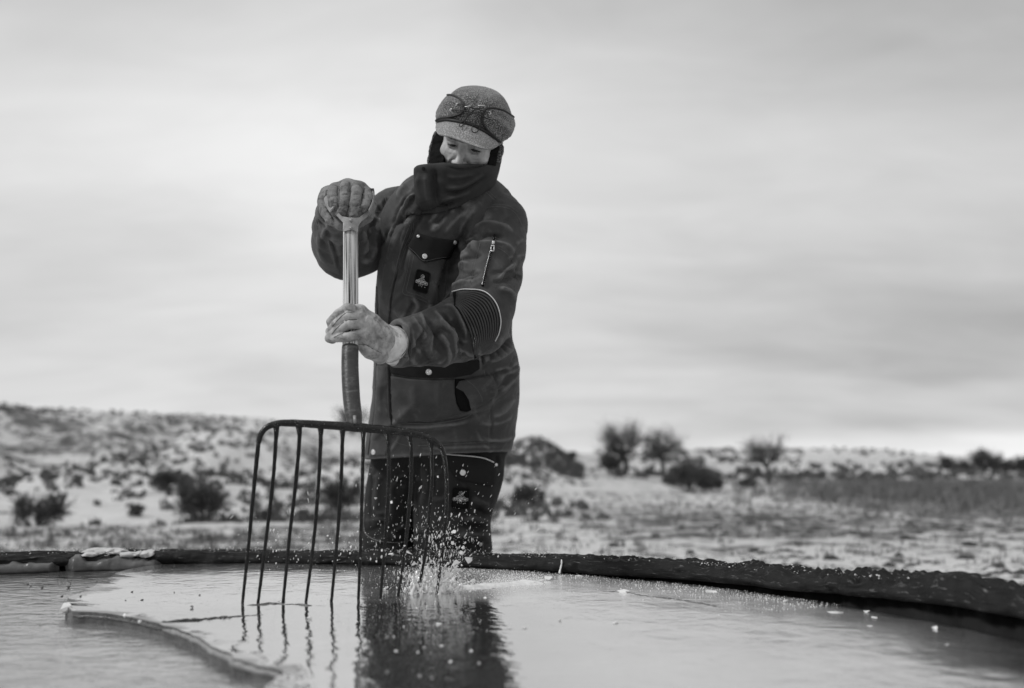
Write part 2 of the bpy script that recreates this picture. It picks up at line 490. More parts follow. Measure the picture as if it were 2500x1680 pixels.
# ------------------------------------------------------------------ materials (the photograph is black and white)
def material(name, base, rough=0.8, var=0.25, scale=8.0, bump=0.0, bscale=200.0, spec=0.5, metal=0.0, fleck=0.0, fscale=600.0,
             stretch=(1, 1, 1), sheen=0.0, sss=0.0, bdetail=3.0, bdist=0.002, wear=0.0, wscale=12.0, wear_at=0.52):
    m = bpy.data.materials.new(name); m.use_nodes = True
    t = m.node_tree; b = t.nodes['Principled BSDF']; L = t.links.new
    tc = N(t, 'ShaderNodeTexCoord'); mp = N(t, 'ShaderNodeMapping'); L(tc.outputs['Object'], mp.inputs[0])
    mp.inputs['Scale'].default_value = stretch
    n = N(t, 'ShaderNodeTexNoise', i_Scale=scale, i_Detail=5.0, i_Roughness=0.6); L(mp.outputs[0], n.inputs[0])
    v = ramp(t, n.outputs[0], [(0.25, base * (1 - var)), (0.75, base * (1 + var))])
    lo_ = wear_at
    if wear:
        n3 = N(t, 'ShaderNodeTexNoise', i_Scale=wscale, i_Detail=8.0, i_Roughness=0.7, i_Distortion=0.6); L(mp.outputs[0], n3.inputs[0])
        k = ramp(t, n3.outputs[0], [(lo_, 0.0), (lo_ + 0.13, 1.0)])
        mx = N(t, 'ShaderNodeMix', data_type='RGBA'); L(k, mx.inputs[0]); L(v, mx.inputs[6]); mx.inputs[7].default_value = (wear, wear, wear, 1)
        v = mx.outputs[2]
    if fleck:
        n2 = N(t, 'ShaderNodeTexNoise', i_Scale=fscale, i_Detail=2.0, i_Roughness=0.7); L(tc.outputs['Object'], n2.inputs[0])
        k = ramp(t, n2.outputs[0], [(0.48, 0.0), (0.62, 1.0)])
        mx = N(t, 'ShaderNodeMix', data_type='RGBA'); L(k, mx.inputs[0]); L(v, mx.inputs[6]); mx.inputs[7].default_value = (fleck, fleck, fleck, 1)
        v = mx.outputs[2]
    L(v, b.inputs['Base Color'])
    b.inputs['Roughness'].default_value = rough; b.inputs['Metallic'].default_value = metal
    b.inputs['Specular IOR Level'].default_value = spec
    b.inputs['Sheen Weight'].default_value = sheen; b.inputs['Sheen Roughness'].default_value = 0.5
    if sss:
        b.inputs['Subsurface Weight'].default_value = sss; b.inputs['Subsurface Radius'].default_value = (0.006, 0.006, 0.006); b.inputs['Subsurface Scale'].default_value = 1.0
    if bump:
        nb = N(t, 'ShaderNodeTexNoise', i_Scale=bscale, i_Detail=bdetail, i_Roughness=0.6); L(mp.outputs[0], nb.inputs[0])
        bp = N(t, 'ShaderNodeBump', i_Strength=bump, i_Distance=bdist); L(nb.outputs[0], bp.inputs['Height']); L(bp.outputs[0], b.inputs['Normal'])
    return m

def along(o, vec):
    """stores a direction-following coordinate on the mesh, for grain that runs along a shaft or a rim"""
    a = o.data.attributes.new('along', 'FLOAT_VECTOR', 'POINT'); a.data.foreach_set('vector', np.asarray(vec, dtype=np.float32).ravel())
def use_along(m):
    t = m.node_tree; at = t.nodes.new('ShaderNodeAttribute'); at.attribute_name = 'along'
    for l in list(t.links):
        if l.from_node.bl_idname == 'ShaderNodeTexCoord': t.links.new(at.outputs['Vector'], l.to_socket)
    return m

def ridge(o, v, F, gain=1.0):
    """highlight painted into the cloth colour along raised folds, from the convexity of the cloth itself"""
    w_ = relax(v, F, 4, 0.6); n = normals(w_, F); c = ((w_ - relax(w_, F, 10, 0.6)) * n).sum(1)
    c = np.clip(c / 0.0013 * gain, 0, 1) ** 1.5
    a = o.data.attributes.new('fold_light', 'FLOAT', 'POINT'); a.data.foreach_set('value', c.astype(np.float32))
def use_fold_light(m, pale):  # paints highlights on fold ridges by mixing a paler tone into the base colour
    t = m.node_tree; b = t.nodes['Principled BSDF']; at = t.nodes.new('ShaderNodeAttribute'); at.attribute_name = 'fold_light'
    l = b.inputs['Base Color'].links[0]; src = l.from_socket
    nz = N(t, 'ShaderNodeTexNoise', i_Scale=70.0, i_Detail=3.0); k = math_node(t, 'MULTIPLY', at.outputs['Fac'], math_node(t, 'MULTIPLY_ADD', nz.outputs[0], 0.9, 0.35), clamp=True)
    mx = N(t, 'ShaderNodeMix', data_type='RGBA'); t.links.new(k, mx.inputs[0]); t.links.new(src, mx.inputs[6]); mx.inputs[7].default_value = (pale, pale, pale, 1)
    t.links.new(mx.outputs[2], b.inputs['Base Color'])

def glaze(m, amount, tint, rough):
    """a wet film on top of ice or water: part of the light is mirrored"""
    t = m.node_tree; b = t.nodes['Principled BSDF']; out = t.nodes['Material Output']
    g = N(t, 'ShaderNodeBsdfGlossy'); g.inputs['Color'].default_value = (tint, tint, tint, 1); g.inputs['Roughness'].default_value = rough
    if b.inputs['Normal'].links: t.links.new(b.inputs['Normal'].links[0].from_socket, g.inputs['Normal'])
    if b.inputs['Roughness'].links: t.links.new(b.inputs['Roughness'].links[0].from_socket, g.inputs['Roughness'])
    mx = N(t, 'ShaderNodeMixShader'); mx.inputs[0].default_value = amount
    t.links.new(b.outputs[0], mx.inputs[1]); t.links.new(g.outputs[0], mx.inputs[2]); t.links.new(mx.outputs[0], out.inputs[0])
def creases(n, x0, y0, x1, y1, ang, dang, l0, l1, amp, wid, seed, avoid=()):
    """a spread of small crumples: strokes scattered over part of a garment"""
    r = np.random.default_rng(seed); out = []
    for i in range(n):
        c = np.array([r.uniform(x0, x1), r.uniform(y0, y1)]); a = math.radians(ang + r.normal(0, dang)); L_ = r.uniform(l0, l1) / 2
        if any(q[0] < c[0] < q[2] and q[1] < c[1] < q[3] for q in avoid): continue
        d = np.array([math.cos(a), math.sin(a)]); s_ = np.array([-d[1], d[0]]); bow = r.normal(0, 0.22) * L_
        out.append(([tuple(c - d * L_), tuple(c + s_ * bow), tuple(c + d * L_)], amp * r.choice([-1, 1]) * r.uniform(0.5, 1.2), wid * r.uniform(0.8, 1.5), r.uniform(-.4, .4)))
    return out
# ================================================================== THE SETTING
GZ = -0.10           # ground
ICE = 0.330          # top of the ice sheet
WAT = 0.314          # open water
TC = np.array([-0.80, 1.31]); TR = 1.74      # stock tank: centre and inner radius

# ------------------------------------------------------------------ ground and hills
def pxaz(X, Y):
    az = np.arctan2(X, Y)
    return np.where(np.abs(az) < 1.2, 1250 + FOC * np.tan(np.clip(az, -1.2, 1.2)), np.where(az > 0, 7000, -5000))
def terrain(X, Y):
    X = np.asarray(X, dtype=float); Y = np.asarray(Y, dtype=float)
    r = np.hypot(X, Y); u = pxaz(X, Y); az = np.arctan2(X, Y)
    D = r * np.cos(np.clip(az, -1.0, 1.0))
    cy = np.interp(u, [-900, 0, 300, 650, 900, 1150, 1260, 1420, 1650, 1900, 2020, 2150, 2250, 2500, 3300], [975, 994, 1006, 1024, 1044, 1072, 1085, 1108, 1102, 1096, 1096, 1100, 1109, 1122, 1118])
    b0 = np.interp(u, [-900, 0, 900, 1200, 1500, 2000, 2500, 3300], [9, 10.5, 12, 16, 26, 36, 40, 40])
    cD = np.interp(u, [-900, 0, 900, 1200, 1500, 2000, 2500, 3300], [44, 45, 50, 60, 90, 110, 120, 120])
    zc = 0.64 + cD * (1120 - cy) / FOC
    t = np.clip((D - b0) / (cD - b0), 0, 1)
    s = t * t * (3 - 2 * t) * 0.65 + t * 0.35
    z = GZ + (zc - GZ) * s
    z = np.where(D > cD, zc - (D - cD) * 0.012, z)
    # a brushy knoll behind the man's left side
    kd = (D - 42) / 9.0; ku = (u - 1315) / 70.0
    ku = np.where(ku > 0, ku * 0.85, ku * 0.8)
    z = z + 1.05 * np.exp(-ku ** 2 - kd ** 2)
    p = np.stack([X, Y, np.zeros_like(X)], -1).reshape(-1, 3)
    n1 = fbm(p, 0.16, 4, 0.55, 3).reshape(X.shape); n2 = fbm(p * np.array([1, 0.5, 1]), 0.5, 3, 0.5, 9).reshape(X.shape)
    left = np.clip((1500 - u) / 500, 0, 1)
    n3 = (1 - 2 * np.abs(fbm(p * np.array([1, 0.45, 1]), 0.24, 4, 0.55, 14))).reshape(X.shape)
    z = z + t * (1 - t) * 4 * (n1 * 1.0 + n2 * 0.5 - n3 * 0.55) * left * 0.9 + n2 * 0.03 * np.clip((r - 4) / 6, 0, 1)
    z = z + np.clip((r - 150) / 500, 0, 1) * -14
    return z
def build_ground():
    azs = np.concatenate([np.linspace(-math.pi, -0.75, 40, endpoint=False), np.linspace(-0.75, 0.75, 420, endpoint=False), np.linspace(0.75, math.pi, 40, endpoint=False)])
    rs = np.concatenate([[0.02, 1.0, 2.0], np.geomspace(2.6, 900, 280)])
    A, R = np.meshgrid(azs, rs)
    X = R * np.sin(A); Y = R * np.cos(A)
    Z = terrain(X, Y)
    v = np.stack([X, Y, Z], -1).reshape(-1, 3)
    na, nr = len(azs), len(rs)
    i = np.arange(nr - 1)[:, None] * na; j = np.arange(na)[None, :]; k = (j + 1) % na
    F = np.stack([i + j, i + k, i + na + k, i + na + j], -1).reshape(-1, 4)
    o = obj('ground', v, F[:, ::-1], MGROUND); tag(o, kind='structure')
    # how much dead vegetation pokes through the snow: an attribute of the place itself
    u = pxaz(v[:, 0], v[:, 1]); D = v[:, 1]
    veg = np.full(len(v), 0.42)
    fld = np.clip((u - 1850) / 350, 0, 1) * np.exp(-((D - 26) / 9.0) ** 2)            # strip of standing dead grass
    veg += 0.55 * fld
    veg += 0.10 * np.exp(-((D - 9.5) / 2.0) ** 2) * np.clip((1300 - u) / 200, 0, 1)
    veg += 0.12 * np.clip((u - 1300) / 300, 0, 1) * np.exp(-((D - 11) / 5.0) ** 2)
    veg += 0.14 * np.clip((D - 16) / 15, 0, 1) * np.clip((1000 - u) / 300, 0, 1) * np.clip((46 - D) / 10, 0, 1)
    veg += 0.10 * np.clip((1250 - u) / 200, 0, 1) * np.clip((D - 8) / 3, 0, 1) * np.clip((22 - D) / 4, 0, 1)
    veg -= 0.16 * np.clip((u - 1400) / 200, 0, 1) * np.clip((D - 42) / 20, 0, 1)
    veg -= 0.20 * np.clip((7 - D) / 3, 0, 1)
    veg += 0.14 * np.exp(-((D - 40) / 8) ** 2 - ((u - 1330) / 75) ** 2)
    veg += 0.55 * fbm(v * np.array([1, 0.55, 1]), 0.38, 4, 0.6, 33) * np.clip((1350 - u) / 250, 0, 1) * np.clip((D - 9) / 6, 0, 1)
    veg += 0.13 * np.clip((u - 1250) / 200, 0, 1) * np.clip((D - 9) / 5, 0, 1)
    veg += 0.18 * fbm(v, 0.12, 3, 0.5, 21) + 0.10 * fbm(v, 0.4, 3, 0.5, 5)
    a = o.data.attributes.new('brush', 'FLOAT', 'POINT'); a.data.foreach_set('value', veg.astype(np.float32))
    return o
def ground_material():
    m = bpy.data.materials.new('snowy_rangeland'); m.use_nodes = True
    t = m.node_tree; b = t.nodes['Principled BSDF']; L = t.links.new
    tc = N(t, 'ShaderNodeTexCoord'); at = N(t, 'ShaderNodeAttribute', attribute_name='brush')
    n1 = N(t, 'ShaderNodeTexNoise', i_Scale=2.1, i_Detail=6.0, i_Roughness=0.62); L(tc.outputs['Object'], n1.inputs[0])
    n2 = N(t, 'ShaderNodeTexNoise', i_Scale=9.0, i_Detail=4.0, i_Roughness=0.6); L(tc.outputs['Object'], n2.inputs[0])
    s = math_node(t, 'MULTIPLY_ADD', n2.outputs[0], 0.45, math_node(t, 'MULTIPLY', n1.outputs[0], 0.75))
    s = math_node(t, 'ADD', s, math_node(t, 'MULTIPLY_ADD', at.outputs['Fac'], 0.55, -0.36))
    k = ramp(t, s, [(0.53, 0.0), (0.62, 1.0)])
    n3 = N(t, 'ShaderNodeTexNoise', i_Scale=3.0, i_Detail=4.0); L(tc.outputs['Object'], n3.inputs[0])
    dark = ramp(t, n3.outputs[0], [(0.3, 0.045), (0.7, 0.15)])
    snow = ramp(t, n1.outputs[0], [(0.3, 0.42), (0.7, 0.60)])
    mx = N(t, 'ShaderNodeMix', data_type='RGBA'); L(k, mx.inputs[0]); L(snow, mx.inputs[6]); L(dark, mx.inputs[7])
    L(mx.outputs[2], b.inputs['Base Color']); b.inputs['Roughness'].default_value = 0.9; b.inputs['Specular IOR Level'].default_value = 0.15
    bp = N(t, 'ShaderNodeBump', i_Strength=0.6, i_Distance=0.05); L(s, bp.inputs['Height']); L(bp.outputs[0], b.inputs['Normal'])
    return m
MGROUND = ground_material()
build_ground()

# ------------------------------------------------------------------ dead grass and brush on the ground
MGRASS = material('dead_grass', 0.14, 0.9, 0.4, 3.0, spec=0.1)
MBRUSH = material('bare_brush', 0.075, 0.9, 0.35, 4.0, spec=0.1)
MTREE = material('bare_twigs', 0.19, 0.9, 0.3, 4.0, spec=0.1)
MTWIG = material('bark', 0.06, 0.9, 0.3, 6.0, spec=0.1)
MSAGE = material('sagebrush_leaf', 0.10, 0.9, 0.4, 9.0, spec=0.1)
def tufts(name, n, ulo, uhi, dlo, dhi, hgt, mat, seed, dens=None, blades=7, wid=0.012, lean=0.5):
    rg = np.random.default_rng(seed); V = []; F = []
    c = 0
    D = dlo * (dhi / dlo) ** rg.random(n); u = ulo + (uhi - ulo) * rg.random(n)
    X = (u - 1250) / FOC * D
    keep = np.hypot(X - TC[0], D - TC[1]) > TR + 0.22
    if dens: keep &= rg.random(n) < dens(u, D, X)
    X, D = X[keep], D[keep]; Z = terrain(X, D)
    nb = blades; m = len(X)
    h = hgt * (0.5 + rg.random((m, nb))) * (0.6 + 0.8 * rg.random((m, 1)))
    a = rg.random((m, nb)) * 2 * math.pi; l = lean * rg.random((m, nb)) * h
    ox = (rg.random((m, nb)) - 0.5) * hgt * 0.7; oy = (rg.random((m, nb)) - 0.5) * hgt * 1.2; ox *= 2.2
    w_ = wid * (0.6 + 0.8 * rg.random((m, nb))); pa = rg.random((m, nb)) * math.pi
    bx = X[:, None] + ox; by = D[:, None] + oy; bz = np.repeat(Z[:, None] - 0.02, nb, 1)
    v0 = np.stack([bx - w_ * np.cos(pa), by - w_ * np.sin(pa), bz], -1); v1 = np.stack([bx + w_ * np.cos(pa), by + w_ * np.sin(pa), bz], -1)
    mx = bx + l * 0.4 * np.cos(a); my = by + l * 0.4 * np.sin(a)
    v2 = np.stack([mx + w_ * 0.7 * np.cos(pa), my + w_ * 0.7 * np.sin(pa), bz + h * 0.6], -1); v3 = np.stack([mx - w_ * 0.7 * np.cos(pa), my - w_ * 0.7 * np.sin(pa), bz + h * 0.6], -1)
    v4 = np.stack([bx + l * np.cos(a), by + l * np.sin(a), bz + h], -1)
    v = np.stack([v0, v1, v2, v3, v4], 2).reshape(-1, 3); k = np.arange(len(v) // 5) * 5
    f = [(i, i + 1, i + 2, i + 3) for i in k] + [(i + 3, i + 2, i + 4) for i in k]
    o = obj(name, v, f, mat, smooth=False); tag(o, kind='stuff'); return o
tufts('dead_grass', 5200, 1100, 3000, 5.0, 22, 0.055, MGRASS, 3, lambda u, D, X: 0.15 + 0.5 * np.clip((D - 7) / 8, 0, 1), wid=0.007)
tufts('standing_grass', 6500, 1750, 3000, 13, 40, 0.15, MGRASS, 4, lambda u, D, X: np.clip((u - 1650) / 700, 0, 1) * np.exp(-((D - 25) / 6.0) ** 2) * np.clip(0.8 + 1.2 * fbm(np.stack([X, D, 0 * X], -1), 0.3, 3, 0.5, 4), 0, 1), wid=0.014)
tufts('dead_grass', 4500, -400, 1300, 6.5, 14, 0.06, MGRASS, 5, lambda u, D, X: np.exp(-((D - 9.3) / 1.9) ** 2) * np.clip((1250 - u) / 350, 0, 1) * np.clip(0.45 + 1.6 * fbm(np.stack([X, D, 0 * X], -1), 0.7, 3, 0.5, 4), 0, 1), wid=0.007)
tufts('low_brush', 9000, -500, 1500, 12, 47, 0.085, MSAGE, 6, lambda u, D, X: np.clip(0.40 + 1.6 * fbm(np.stack([X, D, 0 * X], -1), 0.22, 3, 0.5, 2), 0, 1) * np.clip((D - 11) / 6, 0, 1) * np.clip((1480 - u) / 330, 0, 1), blades=10, wid=0.03)
tufts('low_brush', 1500, 1450, 2800, 34, 115, 0.2, MSAGE, 8, lambda u, D, X: np.clip(0.45 + 1.4 * fbm(np.stack([X, D, 0 * X], -1), 0.1, 3, 0.5, 2), 0, 1), blades=9, wid=0.09)
tufts('low_brush', 420, 1225, 1420, 30, 44, 0.15, MBRUSH, 18, lambda u, D, X: np.full_like(u, 0.8), blades=9, wid=0.03)
tufts('rim_grass', 420, 2050, 2900, 2.35, 4.2, 0.085, MGRASS, 12, lambda u, D, X: np.clip((u - 2000) / 500, 0, 1), blades=6, wid=0.0016, lean=0.7)

# ------------------------------------------------------------------ shrubs and trees
def grow(rg, p, d, L, r, lev, out, leafs, droop, spread, up):
    n = 4; pts = [p]
    for i in range(n):
        d = d + rg.normal(0, 0.13, 3) + np.array([0, 0, up * 0.12]); d /= np.linalg.norm(d)
        pts.append(pts[-1] + d * L / n)
    out.append((np.array(pts), np.linspace(r, r * 0.55, n + 1)))
    if lev == 0:
        leafs.append((pts[-1], d)); leafs.append((pts[2], d)); return
    k = 4 if lev > 1 else 5
    for i in range(k):
        t = 0.35 + 0.65 * (i + rg.random() * 0.6) / k
        q = pts[min(n, int(t * n))]
        a = rg.random() * 2 * math.pi; s = spread * (0.6 + 0.6 * rg.random())
        u = np.cross(d, [math.cos(a), math.sin(a), 0.3]); u /= max(np.linalg.norm(u), 1e-6)
        grow(rg, q, (d + u * s) / np.linalg.norm(d + u * s), L * (0.58 + 0.2 * rg.random()), r * 0.55, lev - 1, out, leafs, droop, spread, up)
def twigs(rg, leafs, n, ln, wd):
    """fine end twigs as narrow slivers"""
    V = []; F = []
    for p, d in leafs:
        for i in range(n):
            e = d + rg.normal(0, 0.6, 3); e /= np.linalg.norm(e)
            s = np.cross(e, rg.normal(0, 1, 3)); s /= max(np.linalg.norm(s), 1e-6)
            q = p + rg.normal(0, 0.25, 3) * ln; l = ln * (0.5 + rg.random())
            k = len(V); V += [q - s * wd, q + s * wd, q + e * l]; F.append((k, k + 1, k + 2))
    return V, F
def shrub(name, label, cat, u, y, D, H, kind, seed, group, dense=8, wd=0.012, stems=7, spread=0.75, up=0.6, lev=2):
    rg = np.random.default_rng(seed)
    X = (u - 1250) / FOC * D
    b = np.array([X, D, float(terrain(np.array([X]), np.array([D]))[0])])
    t = empty(name, b, label, cat, group)
    out = []; leafs = []
    if kind == 'tree':
        tr = MB(); h0 = H * 0.30
        tp = spline([b - [0, 0, 0.1], b + [0.03 * H, 0, h0 * 0.5], b + [-0.01 * H, 0, h0]], 8)
        v, f = tube(tp, np.linspace(H * 0.045, H * 0.03, 8), 8); tr.add(v, f); tr.obj('trunk', MTWIG, t)
        for i in range(stems):
            a = i * 2 * math.pi / stems + rg.random(); s = spread * (0.7 + 0.5 * rg.random())
            d = np.array([math.cos(a) * s, math.sin(a) * s, 1]); d /= np.linalg.norm(d)
            grow(rg, b + [0, 0, h0 * (0.75 + 0.25 * rg.random())], d, H * 0.34, H * 0.018, lev, out, leafs, 0, spread, up)
    else:
        for i in range(stems):
            a = i * 2 * math.pi / stems + rg.random(); s = spread * (0.5 + 0.9 * rg.random())
            d = np.array([math.cos(a) * s, math.sin(a) * s, 1]); d /= np.linalg.norm(d)
            grow(rg, b + rg.normal(0, 0.04, 3) * H * [1, 1, 0] - [0, 0, 0.05], d, H * 0.52, H * 0.018, lev, out, leafs, 0, spread, up)
    br = MB()
    for pts, r in out:
        v, f = tube(pts, np.maximum(r, wd * 0.5), 4, cap=False); br.add(v, f)
    br.obj('branches' if kind == 'tree' else 'stems', MTWIG, t); tw = MTREE if kind == 'tree' else MBRUSH
    V, F = twigs(rg, leafs, max(3, int(dense * 0.72)), H * 0.14, wd)
    obj('crown' if kind == 'tree' else 'foliage', np.array(V), F, tw, t, smooth=False)
    return t
G1 = 'shrubs on the snowy slope'; G2 = 'bare trees beyond the field'
shrub('shrub', 'wide dark shrub low on the slope at the far left', 'shrub', 108, 1255, 12.6, 0.58, 's', 11, G1, 8, 0.009, spread=1.0)
shrub('shrub', 'smaller rounded dark shrub halfway up the left slope', 'shrub', 412, 1180, 17.0, 0.46, 's', 12, G1, 7, 0.010)
shrub('shrub', 'tall upright dark shrub left of the fork', 'shrub', 500, 1245, 13.5, 0.74, 's', 13, G1, 9, 0.010, spread=0.5)
shrub('shrub', 'pale sparse low shrub between the round shrub and the tall shrub', 'shrub', 345, 1220, 14.5, 0.26, 's', 14, G1, 4, 0.011)
shrub('shrub', 'dark low shrub seen between the left tines of the fork', 'shrub', 655, 1210, 15.0, 0.32, 's', 15, G1, 8, 0.010, spread=1.0)
shrub('shrub', 'low spreading shrub seen between the middle tines of the fork', 'shrub', 745, 1235, 14.0, 0.27, 's', 16, G1, 7, 0.010, spread=1.0)
shrub('shrub', 'dark tall shrub just left of the person', 'shrub', 835, 1210, 15.5, 0.65, 's', 17, G1, 6, 0.009, spread=0.6)
shrub('shrub', 'dark spiky shrub on the snow right of the person', 'shrub', 1290, 1235, 15.6, 0.46, 's', 18, G1, 7, 0.009, spread=0.8)
shrub('shrub', 'thin bare bush rising above the slope beside the fork handle', 'shrub', 862, 1060, 40.0, 1.5, 's', 19, G1, 2, 0.009, spread=0.6)
shrub('bare_tree', 'largest bare tree with round crown on the skyline', 'tree', 1522, 1150, 36.0, 2.65, 'tree', 21, G2, 3, 0.0055, stems=9, lev=2, spread=1.5)
shrub('bare_tree', 'second bare tree leaning against the largest tree', 'tree', 1612, 1150, 37.0, 2.35, 'tree', 22, G2, 3, 0.0055, stems=10, lev=2, spread=1.6)
shrub('bare_tree', 'lone bare tree with a thin trunk in the middle of the field', 'tree', 1868, 1180, 30.0, 1.85, 'tree', 23, G2, 4, 0.0055, stems=7, lev=2, spread=1.15)
shrub('bush', 'dense dark bush at the foot of the largest tree', 'bush', 1488, 1150, 36.0, 1.0, 's', 24, 'bushes in the field', 9, 0.012)
shrub('bush', 'broad dense dark bush in front of the two tall trees', 'bush', 1680, 1210, 21.5, 0.92, 's', 25, 'bushes in the field', 12, 0.01, spread=1.25)
shrub('bush', 'narrow dark bush right of the broad bush', 'bush', 1745, 1200, 22.5, 0.4, 's', 26, 'bushes in the field', 9, 0.009, spread=0.5)
shrub('bush', 'small dark bush left of the lone tree trunk', 'bush', 1818, 1195, 25.0, 0.36, 's', 27, 'bushes in the field', 9, 0.01)
shrub('bush', 'bushy clump with a pointed top near the right edge', 'bush', 2395, 1150, 50.0, 1.45, 's', 28, 'bushes on the right skyline', 8, 0.017, spread=0.6)
shrub('bush', 'low bush on the skyline left of the pointed clump', 'bush', 2300, 1150, 52.0, 0.85, 's', 29, 'bushes on the right skyline', 8, 0.018)
shrub('bush', 'dark bush cut by the right edge of the picture', 'bush', 2490, 1150, 48.0, 1.0, 's', 30, 'bushes on the right skyline', 9, 0.018)
shrub('bush', 'dark brush on the steep right end of the knoll', 'bush', 1395, 1115, 43.0, 0.45, 's', 31, 'bushes in the field', 8, 0.016)

shrub('bush', 'low dark bush just left of the pointed clump near the right edge', 'bush', 2345, 1150, 49.0, 0.75, 's', 33, 'bushes on the right skyline', 8, 0.016, spread=1.0)
shrub('bush', 'low dark bush between the pointed clump and the right edge', 'bush', 2446, 1150, 49.5, 0.85, 's', 34, 'bushes on the right skyline', 8, 0.016, spread=1.0)
shrub('bush', 'sparse low thicket between the broad bush and the second tree', 'bush', 1640, 1180, 27.0, 0.55, 's', 35, 'bushes in the field', 7, 0.010, spread=1.3)
# clods and stones lying on the snow
MCLOD = material('dark_clod', 0.035, 0.95, 0.4, 20.0, bump=0.5, bscale=60, bdist=0.01)
MSNOW = material('snow', 0.50, 0.9, 0.12, 14.0, bump=0.5, bscale=60, bdist=0.01, spec=0.2)
def scatter_clods(n, seed):
    rg = np.random.default_rng(seed); base = np.array([[1, 0, 0], [.5, .87, 0], [-.5, .87, 0], [-1, 0, 0], [-.5, -.87, 0], [.5, -.87, 0], [.1, 0, .8]]); V = []; F = []
    D = 5.2 * (24 / 5.2) ** rg.random(n); u = 1150 + 1700 * rg.random(n); X = (u - 1250) / FOC * D
    dn = np.clip(0.5 + 1.5 * fbm(np.stack([X, D, 0 * X], -1), 0.35, 3, 0.5, 6), 0, 1); k_ = (rg.random(n) < dn) & (np.hypot(X - TC[0], D - TC[1]) > TR + 0.35)
    for x, y in zip(X[k_], D[k_]):
        s = 0.012 + 0.05 * rg.random() ** 3; z = float(terrain(np.array([x]), np.array([y]))[0]); k = len(V) * 7
        V.append(base * [s * 1.6, s * 1.2, s * 0.8] * rg.uniform(0.5, 1.2, (7, 1)) + [x, y, z]); F += [(k + i, k + (i + 1) % 6, k + 6) for i in range(6)]
    tag(obj('scattered_clods', np.concatenate(V), F, MCLOD), kind='stuff')
scatter_clods(2400, 3)
def lump(name, label, cat, u, y, w_px, h_px, mat, seed, group=None, gz=None):
    gz = GZ + 0.0 if gz is None else gz
    c = PZ(u, y, gz); w2 = w_px * c[1] / FOC / 2; h2 = h_px * c[1] / FOC * 0.75
    bm = bmesh.new(); bmesh.ops.create_icosphere(bm, subdivisions=3, radius=1)
    v = np.array([q.co[:] for q in bm.verts]); F = np.array([[q.index for q in f.verts] for f in bm.faces]); bm.free()
    n = fbm(v, 1.7, 3, 0.55, seed)
    v = v * (1 + 0.45 * n[:, None]) * np.array([w2, w2 * 0.8, h2])
    c[2] = float(terrain(np.array([c[0]]), np.array([c[1]]))[0])
    o = obj(name, v + c, F, mat, base=c); tag(o, label, cat, group); return o
clods = [(1685, 1353, 22, 12, 'small dark clod on the snow behind the middle of the rim'), (1500, 1335, 30, 12, 'dark clod on the snow right of the person'),
         (1840, 1347, 26, 10, 'thin dark clod left of the twin clods on the snow'), (2210, 1315, 30, 14, 'dark round clod lying alone far out on the snow'),
         (2195, 1358, 24, 12, 'dark clod above the right part of the rim'), (2172, 1383, 34, 13, 'dark flat clod close behind the right part of the rim'),
         (2368, 1331, 34, 16, 'dark clod pair farthest right on the snow'), (2030, 1366, 40, 14, 'grassy dark clod behind the rim'),
         (2355, 1363, 44, 13, 'long low dark clod near the right edge'), (2440, 1383, 26, 13, 'dark stone beside the snow heap at the right'),
         (2405, 1408, 34, 8, 'flat dark clod right behind the rim near the right edge'), (1600, 1310, 24, 10, 'small clod high on the snow behind the person')]
for i, (u, y, a, b_, lab) in enumerate(clods): lump('clod', lab, 'clod', u, y, a, b_, MCLOD, 40 + i, 'dark clods on the snow')
lump('snow_heap', 'small white heap of snow behind the rim at the right', 'snow', 2425, 1400, 36, 16, MSNOW, 77)

# ------------------------------------------------------------------ the stock tank: a huge cut tyre
MRUB = material('cut_rubber', 0.011, 0.70, 0.5, 40.0, bump=0.9, bscale=120, bdist=0.004, spec=0.18, stretch=(1, 1, 1), wear=0.16, wscale=110, wear_at=0.58)
MWALL = material('wet_rubber_wall', 0.012, 0.55, 0.4, 14.0, bump=0.25, bscale=60, bdist=0.003, spec=0.4)
use_along(MRUB)
tank = empty('stock_tank', (TC[0], TC[1], GZ), 'round stock tank made of a huge cut black tyre, frozen over', 'stock tank')
def ring(name, prof, mat, a0, a1, n, disp, seed, closed=False, dense=0):
    """sweeps a profile of (radius offset, z) round the tank; disp gives the wear"""
    A = np.linspace(a0, a1, n); pr = np.array(prof)
    if dense:
        L_ = np.concatenate([[0], np.cumsum(np.hypot(*np.diff(pr[:19], axis=0).T))]); k_ = np.linspace(0, L_[-1], dense)
        pr = np.vstack([np.stack([np.interp(k_, L_, pr[:19, i]) for i in (0, 1)], 1), pr[19:]])
    m = len(pr)
    AA, K = np.meshgrid(A, np.arange(m), indexing='ij')
    R = TR + pr[K, 0]; Z = pr[K, 1]
    base = np.stack([TC[0] + R * np.sin(AA), TC[1] + R * np.cos(AA), Z], -1).reshape(-1, 3)
    Lk = np.concatenate([[0], np.cumsum(np.hypot(*np.diff(pr, axis=0).T))])
    Z = Z + lipz(AA) * (Z > 0.25)
    c = np.stack([AA.ravel() * TR, Lk[K.ravel()], np.zeros(n * m)], -1)
    dr, dz = disp(c, np.clip(Lk[K.ravel()] / 0.24, 0, 1), AA.ravel(), base)
    R = R.ravel() + dr; Z = Z.ravel() + dz; a = AA.ravel()
    v = np.stack([TC[0] + R * np.sin(a), TC[1] + R * np.cos(a), Z], -1)
    i = np.arange(n - 1)[:, None] * m; j = np.arange(m - 1)[None, :]
    F = np.stack([i + j, i + j + 1, i + m + j + 1, i + m + j], -1).reshape(-1, 4)
    o = obj(name, v, F, mat, tank); along(o, c * [0.22, 1.6, 1]); return o
LIP = 0.352
